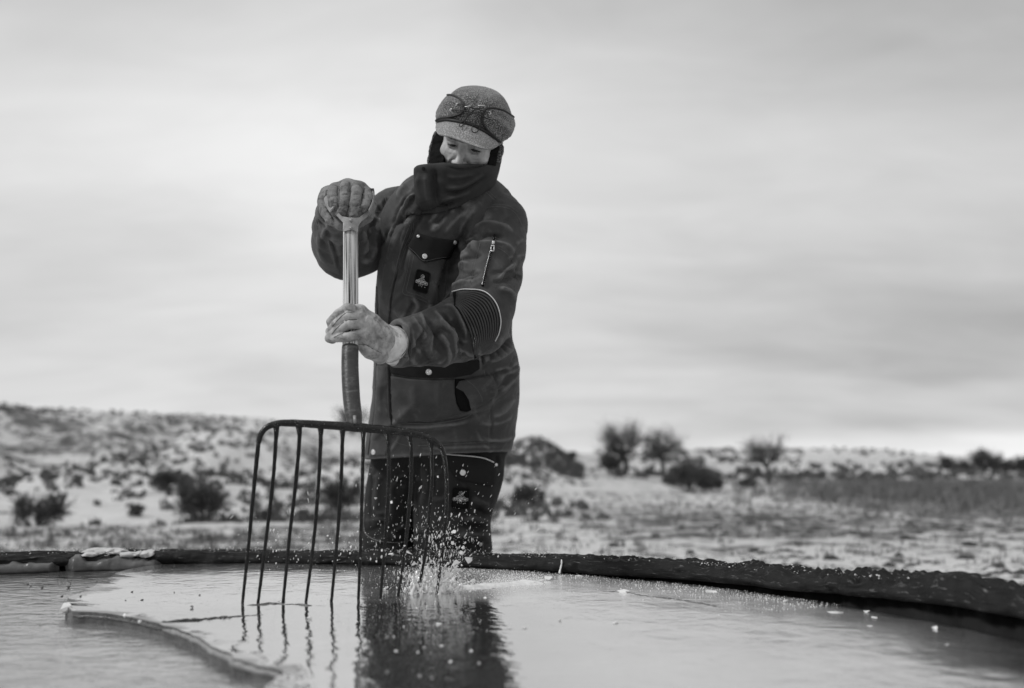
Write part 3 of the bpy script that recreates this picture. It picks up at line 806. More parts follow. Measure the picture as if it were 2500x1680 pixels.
def lipz(a):          # the tyre was cut unevenly: its rim stands higher at the right
    return np.interp(a, [-3.2, -0.9, -0.5, 0.0, 0.2, 0.41, 0.62, 0.97, 1.23, 1.5, 1.9, 3.2], [0.015, 0.018, 0.012, 0.004, 0.006, 0.010, 0.015, 0.028, 0.047, 0.055, 0.05, 0.02])
prof = [(0.012, LIP - 0.034), (-0.006, LIP - 0.034), (-0.014, LIP - 0.031), (-0.019, LIP - 0.025), (-0.020, LIP - 0.018), (-0.017, LIP - 0.010), (-0.010, LIP - 0.003), (0.0, LIP), (0.012, LIP + 0.001),
        (0.024, LIP), (0.036, LIP + 0.001), (0.048, LIP), (0.060, LIP), (0.072, LIP - 0.001), (0.084, LIP - 0.002), (0.096, LIP - 0.006), (0.105, LIP - 0.014), (0.110, LIP - 0.03), (0.112, LIP - 0.08), (0.13, 0.1), (0.14, GZ - 0.03)]
def torn(c, k, a, base):
    w1 = np.clip(1 - np.abs(k - 0.22) / 0.2, 0, 1)
    n1 = fbm(c * [1, 0.6, 1], 9, 4, 0.6, 3); n2 = fbm(c * [0.5, 3.0, 1], 24, 3, 0.6, 8); n3 = 1 - 2 * np.abs(fbm(c * [0.6, 2.5, 1], 15, 3, 0.6, 5))
    n4 = fbm(base * [1, 1, 1], 55, 3, 0.6, 15) * np.clip(0.6 + 2.2 * fbm(base, 7, 2, 0.5, 44), 0, 1.8); n5 = fbm(base, 13, 3, 0.55, 61)
    top = np.clip((k - 0.2) / 0.06, 0, 1) * np.clip((0.78 - k) / 0.06, 0, 1)
    strata = 1 - 2 * np.abs(fbm(c * [0.10, 1.6, 1] + [0, 0, 3], 34, 3, 0.55, 25)); far = np.clip((a - 0.2) / 0.8, 0.35, 1)
    dz = top * 1.5 * (n5 * 0.010 + n2 * 0.007 + n3 * 0.007 - 0.004 + n4 * 0.008 + strata * 0.010) * far + n1 * 0.012 * np.clip(w1 + top * 0.4, 0, 1) * far
    dr = -np.abs(n1) * 0.034 * w1 - n3 * 0.010 * w1 + n4 * 0.005 * (k < 0.3)
    notch = np.clip(vnoise(c * [7, 0.001, 0]) - 0.45, 0, 1) * 0.05
    dz = dz - notch * (k > 0.6) * (k < 0.9)
    return dr, dz
ring('torn_rim', prof, MRUB, -1.2, 1.85, 1700, torn, 1, dense=64)
ring('torn_rim', prof, MRUB, 1.85, 2 * math.pi - 1.2, 160, torn, 1, dense=64)
def wallw(c, k, a, base):
    n1 = fbm(c * [1, 0.15, 1], 14, 3, 0.5, 31); n2 = fbm(base, 25, 3, 0.5, 4)
    return n1 * 0.010 + n2 * 0.003, 0 * k
ring('inner_wall', [(0.035, LIP - 0.018), (0.012, LIP - 0.030), (0.008, LIP - 0.05), (0.006, 0.315), (0.004, 0.25), (0.0, 0.15), (0, GZ)], MWALL, -math.pi, math.pi, 1400, wallw, 2)

# ------------------------------------------------------------------ water
def water_material():
    m = bpy.data.materials.new('dark_water'); m.use_nodes = True
    t = m.node_tree; b = t.nodes['Principled BSDF']; L = t.links.new
    tc = N(t, 'ShaderNodeTexCoord')
    n0 = N(t, 'ShaderNodeTexNoise', i_Scale=5.0, i_Detail=6.0, i_Roughness=0.65); L(tc.outputs['Object'], n0.inputs[0])
    L(ramp(t, n0.outputs[0], [(0.38, 0.05), (0.66, 0.30)]), b.inputs['Base Color'])
    b.inputs['Roughness'].default_value = 0.07; b.inputs['IOR'].default_value = 1.75
    mp = N(t, 'ShaderNodeMapping'); L(tc.outputs['Object'], mp.inputs[0]); mp.inputs['Scale'].default_value = (1.0, 1.6, 1); mp.inputs['Rotation'].default_value = (0, 0, 0.35)
    n1 = N(t, 'ShaderNodeTexNoise', i_Scale=26.0, i_Detail=4.0, i_Roughness=0.55, i_Distortion=0.4); L(mp.outputs[0], n1.inputs[0])
    n2 = N(t, 'ShaderNodeTexNoise', i_Scale=7.0, i_Detail=2.0, i_Roughness=0.5); L(mp.outputs[0], n2.inputs[0])
    hgt = math_node(t, 'MULTIPLY_ADD', n2.outputs[0], 1.6, n1.outputs[0])
    bp = N(t, 'ShaderNodeBump', i_Strength=0.5, i_Distance=0.006); L(hgt, bp.inputs['Height']); L(bp.outputs[0], b.inputs['Normal'])
    return m
MWATER = water_material(); glaze(MWATER, 0.35, 0.8, 0.07)
def disc(name, z, mat):
    n = 90; rr = np.linspace(0, 1, 14); A = np.arange(n) * 2 * math.pi / n
    R = TR + 0.003
    v = [[TC[0], TC[1], z]] + [[TC[0] + R * r * math.sin(a), TC[1] + R * r * math.cos(a), z] for r in rr[1:] for a in A]
    f = [(0, 1 + (j + 1) % n, 1 + j) for j in range(n)]
    for i in range(len(rr) - 2):
        for j in range(n):
            k = (j + 1) % n; f.append((1 + i * n + j, 1 + i * n + k, 1 + (i + 1) * n + k, 1 + (i + 1) * n + j))
    return obj(name, v, f, mat)
tag(disc('water', WAT, MWATER), kind='structure')

# ------------------------------------------------------------------ ice sheets (two plates either side of a crack, and slabs frozen to the wall)
def ice_material():
    m = bpy.data.materials.new('wet_ice'); m.use_nodes = True
    t = m.node_tree; b = t.nodes['Principled BSDF']; L = t.links.new
    tc = N(t, 'ShaderNodeTexCoord'); at = N(t, 'ShaderNodeAttribute', attribute_name='frost')
    n0 = N(t, 'ShaderNodeTexNoise', i_Scale=6.0, i_Detail=7.0, i_Roughness=0.62); L(tc.outputs['Object'], n0.inputs[0])
    n3 = N(t, 'ShaderNodeTexNoise', i_Scale=160.0, i_Detail=2.0, i_Roughness=0.6); L(tc.outputs['Object'], n3.inputs[0])
    f0 = math_node(t, 'ADD', at.outputs['Fac'], math_node(t, 'MULTIPLY_ADD', n0.outputs[0], 0.7, -0.35))
    f = math_node(t, 'MAXIMUM', math_node(t, 'MINIMUM', f0, 1.0), 0.0)
    base = math_node(t, 'MULTIPLY_ADD', f, 0.50, 0.05)
    gr = math_node(t, 'MULTIPLY', ramp(t, n3.outputs[0], [(0.50, 0.0), (0.66, 1.0)]), math_node(t, 'MULTIPLY', f, 0.22))
    base = math_node(t, 'ADD', base, gr)
    cb = N(t, 'ShaderNodeCombineColor'); [L(base, cb.inputs[i]) for i in range(3)]
    L(cb.outputs[0], b.inputs['Base Color'])
    L(math_node(t, 'MULTIPLY_ADD', f, 0.22, 0.05), b.inputs['Roughness']); b.inputs['IOR'].default_value = 1.6
    n1 = N(t, 'ShaderNodeTexNoise', i_Scale=34.0, i_Detail=3.0, i_Roughness=0.5); L(tc.outputs['Object'], n1.inputs[0])
    n2 = N(t, 'ShaderNodeTexNoise', i_Scale=9.0, i_Detail=2.0, i_Roughness=0.5, i_Distortion=0.5); L(tc.outputs['Object'], n2.inputs[0])
    hgt = math_node(t, 'MULTIPLY_ADD', n2.outputs[0], 1.3, math_node(t, 'MULTIPLY', n1.outputs[0], 0.55))
    hgt = math_node(t, 'ADD', hgt, math_node(t, 'MULTIPLY', n3.outputs[0], math_node(t, 'MULTIPLY', f, 0.25)))
    bp = N(t, 'ShaderNodeBump', i_Strength=0.42, i_Distance=0.005); L(hgt, bp.inputs['Height']); L(bp.outputs[0], b.inputs['Normal'])
    return m
MICE = ice_material(); glaze(MICE, 0.58, 0.95, 0.06)
MEDGE = material('ice_edge', 0.07, 0.25, 0.5, 30, bump=0.6, bscale=120, bdist=0.004, spec=0.6)
MFROST = material('crushed_ice', 0.62, 0.4, 0.2, 60, bump=0.6, bscale=200, bdist=0.003, spec=0.5)
# the broken edge of the sheet, from the wall at the left round to the bottom of the picture
edge_px = [(352, 1386), (300, 1397), (262, 1418), (205, 1448), (168, 1466), (158, 1486), (176, 1500), (225, 1503), (300, 1512), (360, 1524), (420, 1538), (470, 1556), (520, 1585), (570, 1613), (625, 1634), (690, 1650), (660, 1672), (640, 1700), (640, 1800), (650, 2300)]
edge = np.array([PZ(x, y, ICE) for x, y in edge_px])[:, :2]
e2 = spline(edge, 240); rg = np.random.default_rng(5)
jit = fbm(np.hstack([e2, np.zeros((240, 1))]), 22, 4, 0.6, 4) * 0.010; jit2 = fbm(np.hstack([e2, np.ones((240, 1))]), 22, 4, 0.6, 9) * 0.010
e2 = e2 + np.stack([jit, jit2], 1)
def rimpt(a, r=TR - 0.004): return np.array([TC[0] + r * math.sin(a), TC[1] + r * math.cos(a)])
a_start = math.atan2(e2[0][0] - TC[0], e2[0][1] - TC[1])
a_end = math.atan2(e2[-1][0] - TC[0], e2[-1][1] - TC[1])
arc = np.array([rimpt(a) for a in np.linspace(a_start, a_end if a_end > a_start else a_end + 2 * math.pi, 200)])[::-1]
outline = np.vstack([e2, arc[1:-1]])
# the hairline crack from the broken edge towards the tines
crack = np.array([PZ(x, y, ICE) for x, y in [(395, 1524), (440, 1519), (500, 1512), (560, 1507), (640, 1503)]])[:, :2]
def ice_sheet():
    pts = [Vector(q) for q in outline]; nb = len(pts)
    inner = []
    rg = np.random.default_rng(9)
    for D in np.geomspace(0.75, 3.1, 50):
        st = D * 0.032
        for x in np.arange(-1.4, 1.6, st):
            inner.append((x + rg.normal(0, st * 0.15), D + rg.normal(0, st * 0.15)))
    inner = np.array(inner); poly = outline
    ins = np.zeros(len(inner), bool); j = nb - 1
    for i in range(nb):
        yi, yj, xi, xj = poly[i][1], poly[j][1], poly[i][0], poly[j][0]
        m = ((yi > inner[:, 1]) != (yj > inner[:, 1])) & (inner[:, 0] < (xj - xi) * (inner[:, 1] - yi) / (yj - yi + 1e-12) + xi)
        ins ^= m; j = i
    dmin, _, _ = segdist(inner, np.vstack([outline, outline[:1]]))
    inner = inner[ins & (dmin > 0.012)]
    r = delaunay_2d_cdt(pts + [Vector(q) for q in inner], [], [list(range(nb))], 1, 1e-5)
    v2 = np.array([tuple(q) for q in r[0]]); ff = [tuple(f) for f in r[2]]
    nv = len(v2)
    dE, _, _ = segdist(v2, e2)
    z = np.full(nv, ICE) + 0.006 * np.exp(-(dE / 0.012) ** 2) * np.clip(1.6 - v2[:, 1] * 0.3, 0, 1) + fbm(np.hstack([v2, np.zeros((nv, 1))]), 6, 2, 0.5, 3) * 0.0012
    top = np.hstack([v2, z[:, None]]); bot = np.hstack([v2, np.full((nv, 1), WAT - 0.03)])
    ed = {}
    for f in ff:
        for i in range(len(f)): ed[(f[i], f[(i + 1) % len(f)])] = 1
    side = [(b, a, nv + a, nv + b) for (a, b) in ed if (b, a) not in ed]
    n = Vector(top[ff[0][1]] - top[ff[0][0]]).cross(Vector(top[ff[0][2]] - top[ff[0][0]]))
    if n.z < 0: ff = [f[::-1] for f in ff]; side = [s[::-1] for s in side]
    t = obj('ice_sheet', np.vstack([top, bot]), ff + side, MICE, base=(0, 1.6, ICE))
    tag(t, 'large wet grey ice sheet covering the right of the tank, broken along its left edge', 'ice sheet')
    t.data.materials.append(MEDGE)
    for p in t.data.polygons[len(ff):]: p.material_index = 1; p.use_smooth = False
    # frosted, granular parts of the sheet against wet clear parts
    V = np.vstack([top, bot]); q = proj(V)
    x_, y_ = V[:, 0], V[:, 1]
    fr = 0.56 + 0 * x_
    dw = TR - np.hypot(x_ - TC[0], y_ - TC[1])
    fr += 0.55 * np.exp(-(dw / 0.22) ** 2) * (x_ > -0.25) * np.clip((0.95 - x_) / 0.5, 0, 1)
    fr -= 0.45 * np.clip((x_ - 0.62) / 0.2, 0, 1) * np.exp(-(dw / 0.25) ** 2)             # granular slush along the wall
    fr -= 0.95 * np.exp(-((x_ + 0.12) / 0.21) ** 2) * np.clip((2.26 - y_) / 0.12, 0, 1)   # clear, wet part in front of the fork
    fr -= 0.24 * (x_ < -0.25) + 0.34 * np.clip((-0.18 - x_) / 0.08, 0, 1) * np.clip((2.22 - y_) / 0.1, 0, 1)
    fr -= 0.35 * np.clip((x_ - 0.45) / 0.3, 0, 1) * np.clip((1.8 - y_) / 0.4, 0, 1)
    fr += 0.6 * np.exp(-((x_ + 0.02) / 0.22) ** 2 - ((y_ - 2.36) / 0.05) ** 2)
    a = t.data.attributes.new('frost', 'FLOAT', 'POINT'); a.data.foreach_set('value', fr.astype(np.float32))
    return t
sheet = ice_sheet()
# raised frosty lip frozen along the broken edge
k0 = [i for i, p in enumerate(e2) if True]
MRIME = material('rime', 0.22, 0.5, 0.4, 60, bump=0.6, bscale=150, bdist=0.003, spec=0.4)
def lip(i0, i1, r0, r1, name, mat, dz=0.0, seed=3):
    p = e2[i0:i1]; n = len(p); p3 = np.hstack([p, np.full((n, 1), ICE - 0.002 + dz)])
    rr = np.linspace(r0, r1, n) * (1 + 0.35 * fbm(p3, 30, 3, 0.6, seed)); rr[:4] *= np.linspace(0.3, 1, 4); rr[-4:] *= np.linspace(1, 0.3, 4)
    v, f = tube(p3, rr, 10)
    v = v + np.random.default_rng(seed).normal(0, 0.0006, v.shape)
    return obj(name, v, f, mat, sheet)
q = proj(np.hstack([e2, np.full((240, 1), ICE)]))
iA = int(np.argmin(np.hypot(q[:, 0] - 176, q[:, 1] - 1500))); iB = int(np.argmin(np.hypot(q[:, 0] - 400, q[:, 1] - 1532))); iC = int(np.argmin(np.hypot(q[:, 0] - 690, q[:, 1] - 1650)))
lip(iA, iB + 1, 0.0032, 0.0042, 'frozen_lip', MEDGE)
lip(iB, iC + 1, 0.0040, 0.0055, 'frozen_lip', MRIME, 0, 6)
c3 = spline(np.hstack([crack, np.full((len(crack), 1), ICE + 0.0005)]), 80); c3[:, 1] += fbm(c3, 40, 3, 0.6, 8) * 0.018
cr = np.linspace(0.0042, 0.0006, 80) * (1 + 1.3 * fbm(c3, 50, 3, 0.6, 3))
for cpts in ([(1545, 1449), (1590, 1456), (1650, 1463), (1710, 1472), (1765, 1482)], [(1440, 1438), (1480, 1444), (1530, 1446), (1570, 1455)], [(600, 1478), (690, 1474), (760, 1480)]):
    q3 = spline(np.array([PZ(x, y, ICE + 0.0004) for x, y in cpts]), 70); q3[:, 1] += fbm(q3, 30, 3, 0.6, 5) * 0.022
    w3 = 0.0016 * (1 + 1.5 * fbm(q3, 60, 3, 0.6, 3)).clip(0.1); w3[:6] *= np.linspace(0.1, 1, 6); w3[-6:] *= np.linspace(1, 0.1, 6)
    v, f = tube(q3, w3, 6); obj('hairline_crack', v, f, material('crack_ice', 0.12, 0.3, 0.4, 50, spec=0.5) if 'crack_ice' not in bpy.data.materials else bpy.data.materials['crack_ice'], sheet)
v, f = tube(c3, cr, 8); obj('crack_ridge', v, f, material('dark_ice', 0.05, 0.2, 0.3, 30, spec=0.6), sheet)

# lumps of ice
def shard(rg, c, r, flat=0.4, n=9):
    """one broken piece of ice: a convex, facetted chip"""
    bm = bmesh.new()
    for i in range(n):
        d = rg.normal(0, 1, 3); d /= np.linalg.norm(d); d = d * r * np.array([1, 0.75, flat]) * (0.7 + 0.5 * rg.random()); bm.verts.new(d)
    bmesh.ops.convex_hull(bm, input=bm.verts)
    bmesh.ops.delete(bm, geom=[v for v in bm.verts if not v.link_faces], context='VERTS')
    bm.verts.index_update()
    R = Matrix.Rotation(rg.random() * 6.28, 3, 'Z')
    v = np.array([(R @ q.co)[:] for q in bm.verts]); f = [tuple(q.index for q in p.verts) for p in bm.faces]; bm.free()
    return v + np.asarray(c), f
MCHIP = material('clear_ice_chip', 0.64, 0.2, 0.15, 60, bump=0.3, bscale=150, bdist=0.003, spec=0.7)
MDARKICE = material('wet_dark_ice', 0.13, 0.15, 0.4, 40, bump=0.4, bscale=120, bdist=0.003, spec=0.6)
rg = np.random.default_rng(12)
# slabs frozen to the tyre wall at the left, water lowered below them
MSLAB = material('frozen_slab', 0.085, 0.35, 0.45, 22, bump=0.5, bscale=50, bdist=0.006, spec=0.5)
def slab(label, px0, px1, ztop, seed):
    a0, a1 = [math.atan2(p[0] - TC[0], p[1] - TC[1]) for p in (P(px0, 1376, 2.98), P(px1, 1376, 2.98))]
    n = 70; A = np.linspace(a0, a1, n); pr = np.array([(-0.002, WAT - 0.02), (-0.045, WAT + 0.003), (-0.052, WAT + 0.010), (-0.050, ztop - 0.006), (-0.044, ztop), (-0.02, ztop + 0.003), (-0.002, ztop + 0.002)])
    V = []
    for i, a in enumerate(A):
        e = min(i, n - 1 - i) / 6.0; e = min(1, 0.3 + 0.7 * e)
        for j, (dr, z) in enumerate(pr):
            V.append([TC[0] + (TR + dr * e) * math.sin(a), TC[1] + (TR + dr * e) * math.cos(a), z])
    V = np.array(V); m = len(pr)
    nn = fbm(V, 30, 3, 0.6, seed); nz = np.clip(fbm(V * [1, 1, 0], 26, 3, 0.6, seed + 3), -0.2, 1)
    kk = np.tile(np.arange(m), n)
    V[:, 1] -= nn * 0.008 * (kk > 0) * (kk < m - 1); V[:, 2] += (kk > 2) * nz * 0.022
    F = [(i * m + j, i * m + j + 1, (i + 1) * m + j + 1, (i + 1) * m + j) for i in range(n - 1) for j in range(m - 1)] + [tuple(range(m)), tuple(range((n - 1) * m + m - 1, (n - 1) * m - 1, -1))]
    o = obj('ice_slab', V, F, MSLAB, base=V.mean(0) * [1, 1, 0] + [0, 0, WAT]); tag(o, label, 'ice slab', 'ice slabs frozen to the tyre wall')
slab('thick grey ice slab frozen to the tank wall at the far left', -120, 148, 0.343, 1)
slab('thick grey ice slab under the snow patch on the rim', 164, 395, 0.344, 5)
# snow on the rim
def snow_patch(px, y, wpx, hpx, label, seed):
    c = P(px, y, 3.02); w2 = wpx * c[1] / FOC / 2
    bm = bmesh.new(); bmesh.ops.create_icosphere(bm, subdivisions=4, radius=1)
    v = np.array([q.co[:] for q in bm.verts]); F = np.array([[q.index for q in f.verts] for f in bm.faces]); bm.free()
    v = v * np.array([w2, 0.045, 0.010]); v = v * (1 + 1.25 * fbm(v + seed, 30, 4, 0.65, seed)[:, None]) + fbm(v + seed, 110, 3, 0.7, 2)[:, None] * 0.006
    v = v + c
    o = obj('snow_patch', v, F, MSNOW, base=c); tag(o, label, 'snow', 'snow on the tyre rim')
snow_patch(262, 1350, 85, 18, 'larger white snow patch lying on the rim at the left', 3)
snow_patch(345, 1352, 70, 14, 'smaller snow patch on the rim right of the larger patch', 8)
# lumps at named spots
def chip(px, y, wpx, label, mat, z=ICE, flat=0.45, group=None, n=10, lift=0.0):
    c = PZ(px, y, z); r = wpx * c[1] / FOC / 2
    v, f = shard(rg, (0, 0, 0), r, flat, n); zl = v[:, 2].min(); v[:, 2] -= zl + 0.15 * r; 
    c = c + [0, 0, lift]
    o = obj('ice_chunk' if wpx > 16 else 'ice_chip', v + c, f, mat, base=c, smooth=False); tag(o, label, 'ice', group); return o
chip(160, 1496, 38, 'clear sparkling ice lump at the tip of the broken edge', MCHIP, ICE - 0.006, 0.8, n=26)
chip(476, 1366, 22, 'pale pointed ice chunk standing against the rim near the left tines', MCHIP, ICE, 1.0)
chip(304, 1508, 12, 'round white bead on the broken ice edge', MCHIP, ICE + 0.006, 0.9, n=20)
chip(341, 1521, 10, 'small bright bead on the ice edge where the crack starts', MCHIP, ICE + 0.005, 0.9, n=20)
chip(755, 1511, 15, 'white ice chip between the third and fourth tine reflections', MCHIP, ICE, 0.5)
chip(1072, 1524, 26, 'flat white ice flake floating in the dark reflection', MCHIP, ICE, 0.2)
chip(1497, 1521, 38, 'lone long white flake out on the right ice', MCHIP, ICE, 0.2)
chip(1738, 1444, 54, 'long thin white flake near the wall right of centre', MCHIP, ICE, 0.14)
chip(2048, 1495, 52, 'largest flat white flake beside the right wall', MCHIP, ICE, 0.18)
chip(2133, 1508, 26, 'thin white flake right of the largest flake', MCHIP, ICE, 0.2)
chip(2122, 1529, 24, 'narrow white flake below two others near the right wall', MCHIP, ICE, 0.2)
chip(2115, 1494, 17, 'greyish ice chip between the largest flake and the wall', MCHIP, ICE, 0.4)
chip(2283, 1537, 17, 'ice chip farthest along the right wall', MCHIP, ICE, 0.6)
chip(2310, 1573, 20, 'small flake in the shade of the right wall', MCHIP, ICE, 0.25)
chip(1918, 1471, 17, 'white chip at the foot of the wall left of the largest flake', MCHIP, ICE, 0.6)
chip(1398, 1441, 42, 'flat pale flake in the slush right of the splash', MCHIP, ICE, 0.18)
chip(1520, 1446, 36, 'pale flake with a raised corner near the back wall', MCHIP, ICE, 0.35)
chip(1340, 1415, 40, 'jagged pale ice piece in the slush behind the splash', MCHIP, ICE, 0.4)
chip(1415, 1406, 30, 'thin ice plate by the frozen drip', MCHIP, ICE, 0.2)
chip(690, 1468, 36, 'clear ice splinter leaning by the third tine', MCHIP, ICE, 0.35)
chip(1368, 1515, 13, 'white bead of ice right of the dark reflection', MCHIP, ICE, 0.6)
chip(1280, 1534, 16, 'small pale flake at the edge of the dark reflection', MCHIP, ICE, 0.4)
for (x, y, w_) in [(73, 1432, 15), (68, 1428, 8), (102, 1436, 9), (168, 1436, 14), (172, 1426, 8), (236, 1421, 9), (196, 1448, 7)]:
    chip(x, y, w_, 'small dark slush lump floating in the open water', MDARKICE, WAT, 0.7, 'slush lumps in the open water')
for (x, y, w_) in [(323, 1446, 10), (345, 1466, 12), (242, 1438, 9), (196, 1458, 11), (425, 1447, 7), (488, 1454, 11), (307, 1467, 7), (470, 1484, 12), (150, 1458, 13)]:
    chip(x, y, w_, 'small dark lump frozen on the grey ice sheet', MDARKICE, ICE, 0.6, 'dark lumps on the ice sheet')
for (x, y, w_) in [(1020, 1594, 11), (1036, 1582, 10), (1078, 1578, 12), (966, 1590, 11), (1150, 1590, 13), (945, 1640, 11), (1100, 1616, 14), (985, 1530, 9), (1000, 1512, 7), (1018, 1485, 9), (1184, 1460, 12), (1170, 1620, 12), (1025, 1650, 11), (962, 1555, 9), (1055, 1655, 10)]:
    chip(x, y, w_, 'small white ice fragment scattered on the wet ice by the reflection', MCHIP, ICE, 0.4, 'white fragments on the wet ice')
# frozen drip hanging from the rim
drip = np.array([P(x, y, 2.735) for x, y in [(1371, 1366), (1371, 1376), (1369, 1386), (1367, 1394), (1366, 1400)]])
v, f = tube(spline(drip, 24), 0.0013 * (1 + 0.7 * np.abs(np.sin(np.linspace(0, 9, 24)))) + np.linspace(0, 0.0012, 24), 8)
tag(obj('icicle', v, f, MCHIP, base=drip[0]), 'thin white frozen drip hanging from the rim right of the splash', 'icicle')
# ================================================================== THE FORK
MWOOD = bpy.data.materials.new('weathered_ash_wood'); MWOOD.use_nodes = True
def wood():
    t = MWOOD.node_tree; b = t.nodes['Principled BSDF']; L = t.links.new
    tc = N(t, 'ShaderNodeTexCoord'); mp = N(t, 'ShaderNodeMapping'); L(tc.outputs['Object'], mp.inputs[0]); mp.inputs['Scale'].default_value = (1, 1, 0.012)
    n = N(t, 'ShaderNodeTexNoise', i_Scale=230.0, i_Detail=4.0, i_Roughness=0.65); L(mp.outputs[0], n.inputs[0])
    v = ramp(t, n.outputs[0], [(0.40, 0.012), (0.455, 0.22), (0.50, 0.50), (0.72, 0.66)])
    L(v, b.inputs['Base Color']); b.inputs['Roughness'].default_value = 0.7; b.inputs['Specular IOR Level'].default_value = 0.25
    bp = N(t, 'ShaderNodeBump', i_Strength=0.7, i_Distance=0.002); L(n.outputs[0], bp.inputs['Height']); L(bp.outputs[0], b.inputs['Normal'])
wood(); use_along(MWOOD)
MSTEEL = material('worn_dark_steel', 0.006, 0.25, 0.6, 30, bump=0.35, bscale=260, bdist=0.0015, spec=0.35, metal=0.0, wear=0.025, wscale=60)
MGRIP = material('worn_grey_steel', 0.26, 0.45, 0.3, 60, bump=0.3, bscale=300, bdist=0.001, spec=0.5, metal=0.4)
MFERR = material('rusty_ferrule', 0.035, 0.42, 0.6, 25, bump=0.6, bscale=90, bdist=0.002, spec=0.5, metal=0.2, stretch=(1, 1, 2.5), wear=0.09, wscale=26)
def shaft_D(y): return np.interp(y, [480, 560, 1040, 1480], [2.355, 2.335, 2.190, 2.15])
SH = lambda pts: np.array([P(x, y, float(shaft_D(y))) for x, y in pts])
tip_px = [(592, 1472), (630, 1472), (691, 1472), (747, 1470), (809, 1469), (875, 1462), (929, 1461), (972, 1456), (1020, 1448), (1066, 1450)]
fork = empty('pitchfork', PZ(830, 1466, ICE), 'ten tined manure fork with worn wooden handle, tines driven into the ice', 'pitchfork')
# handle
v, f = tube(spline(SH([(855.5, 540), (856, 640), (856, 760), (855, 860)]), 30), np.full(30, 19.0 * 2.28 / FOC), 20); hd = obj('handle', v, f, MWOOD, fork)
ai = np.tile(np.arange(20) * 2 * math.pi / 20, 30); along(hd, np.stack([np.cos(ai) * .019, np.sin(ai) * .019, np.repeat(np.linspace(0, .31, 30), 20)], 1))
# ferrule (socket) sweeping down to the head
fp = spline(SH([(855, 846), (854.5, 900), (858, 970), (864, 1020), (866, 1042)]), 40)
fr = np.interp(np.linspace(0, 1, 40), [0, 0.03, 0.5, 0.85, 1], [20.3, 20.8, 21.2, 20.5, 17]) * 2.23 / FOC
v, f = tube(fp, fr, 22); fe = obj('ferrule', v, f, MFERR, fork)
v, f = tube(SH([(869, 1016), (870, 1034)]) + [0, -0.019, 0], [0.0035, 0.0035], 8); obj('rivet', v, f, MGRIP, fe)
# head bar and tines
def bar_D(x): return np.interp(x, [580, 640, 866, 1085, 1120], [2.145, 2.15, 2.185, 2.285, 2.29])
tops = [None, (674, 1046), (729, 1039), (783, 1042), (837, 1047), (887, 1050), (944, 1056), (998, 1061), (1050, 1075), None]
bar_px = [(631, 1080), (636, 1062), (646, 1048), (660, 1039), (680, 1034), (710, 1033), (783, 1037), (866, 1043), (943, 1050), (1006, 1058), (1040, 1067), (1062, 1079), (1077, 1094), (1084, 1112)]
bp_ = spline(np.array([P(x, y, float(bar_D(x))) for x, y in bar_px]), 90)
br = np.interp(np.linspace(0, 1, 90), [0, 0.12, 0.3, 0.5, 0.7, 0.88, 1], [6.2, 7.8, 9.8, 11.5, 9.8, 8.2, 6.4]) * 2.2 / FOC
v, f = tube(bp_, br, 14, flat=1.0)
v = v + (fbm(v, 70, 3, 0.6, 4)[:, None] * 0.0012)
head_bar = obj('head_bar', v, f, MSTEEL, fork)
paths = [[(631, 1080), (628, 1110), (621, 1180), (607, 1330)], [(674, 1046), (673.5, 1075), (665, 1190), (648, 1330)], [(729, 1039), (731, 1070), (722, 1180), (708, 1300)],
         [(783, 1042), (783, 1075), (777, 1190), (765, 1330)], [(837, 1047), (836, 1075), (832, 1190), (822, 1330)], [(887, 1050), (887, 1085), (884, 1200), (880, 1340)],
         [(944, 1056), (948, 1090), (949, 1180), (940, 1330)], [(998, 1061), (1004, 1100), (1002, 1200), (988, 1350)], [(1050, 1075), (1054, 1110), (1053, 1200), (1038, 1350)], [(1084, 1112), (1089, 1150), (1090, 1240), (1079, 1360)]]
for i, (pp, tp) in enumerate(zip(paths, tip_px)):
    Dt = PZ(tp[0], tp[1], ICE)[1]; D0 = float(bar_D(pp[0][0])); y0 = pp[0][1]
    if 0 < i < 9: y0 = float(np.interp(pp[0][0], [b[0] for b in bar_px[2:12]], [b[1] for b in bar_px[2:12]])); pp = [(pp[0][0], y0)] + pp[1:]
    pts = [P(x, y, D0 + (Dt - D0) * (y - y0) / (tp[1] - y0) + 0.018 * math.sin(math.pi * (y - y0) / (tp[1] - y0))) for x, y in pp] + [PZ(tp[0], tp[1], ICE)]
    d = pts[-1] - pts[-2]; d /= np.linalg.norm(d); pts.append(pts[-1] + d * 0.012)
    p = spline(pts, 46)
    edge_t = i in (0, 9)
    r = np.interp(np.linspace(0, 1, 46), [0, 0.035, 0.075, 0.5, 1], [5.6 if edge_t else 9.5, 5.6 if edge_t else 6.3, 5.3 if edge_t else 4.8, 4.4, 3.6]) * 2.2 / FOC
    v, f = tube(p, r, 12); v = v + fbm(v, 90, 2, 0.6, i)[:, None] * 0.0006
    obj('tine', v, f, MSTEEL, fork)
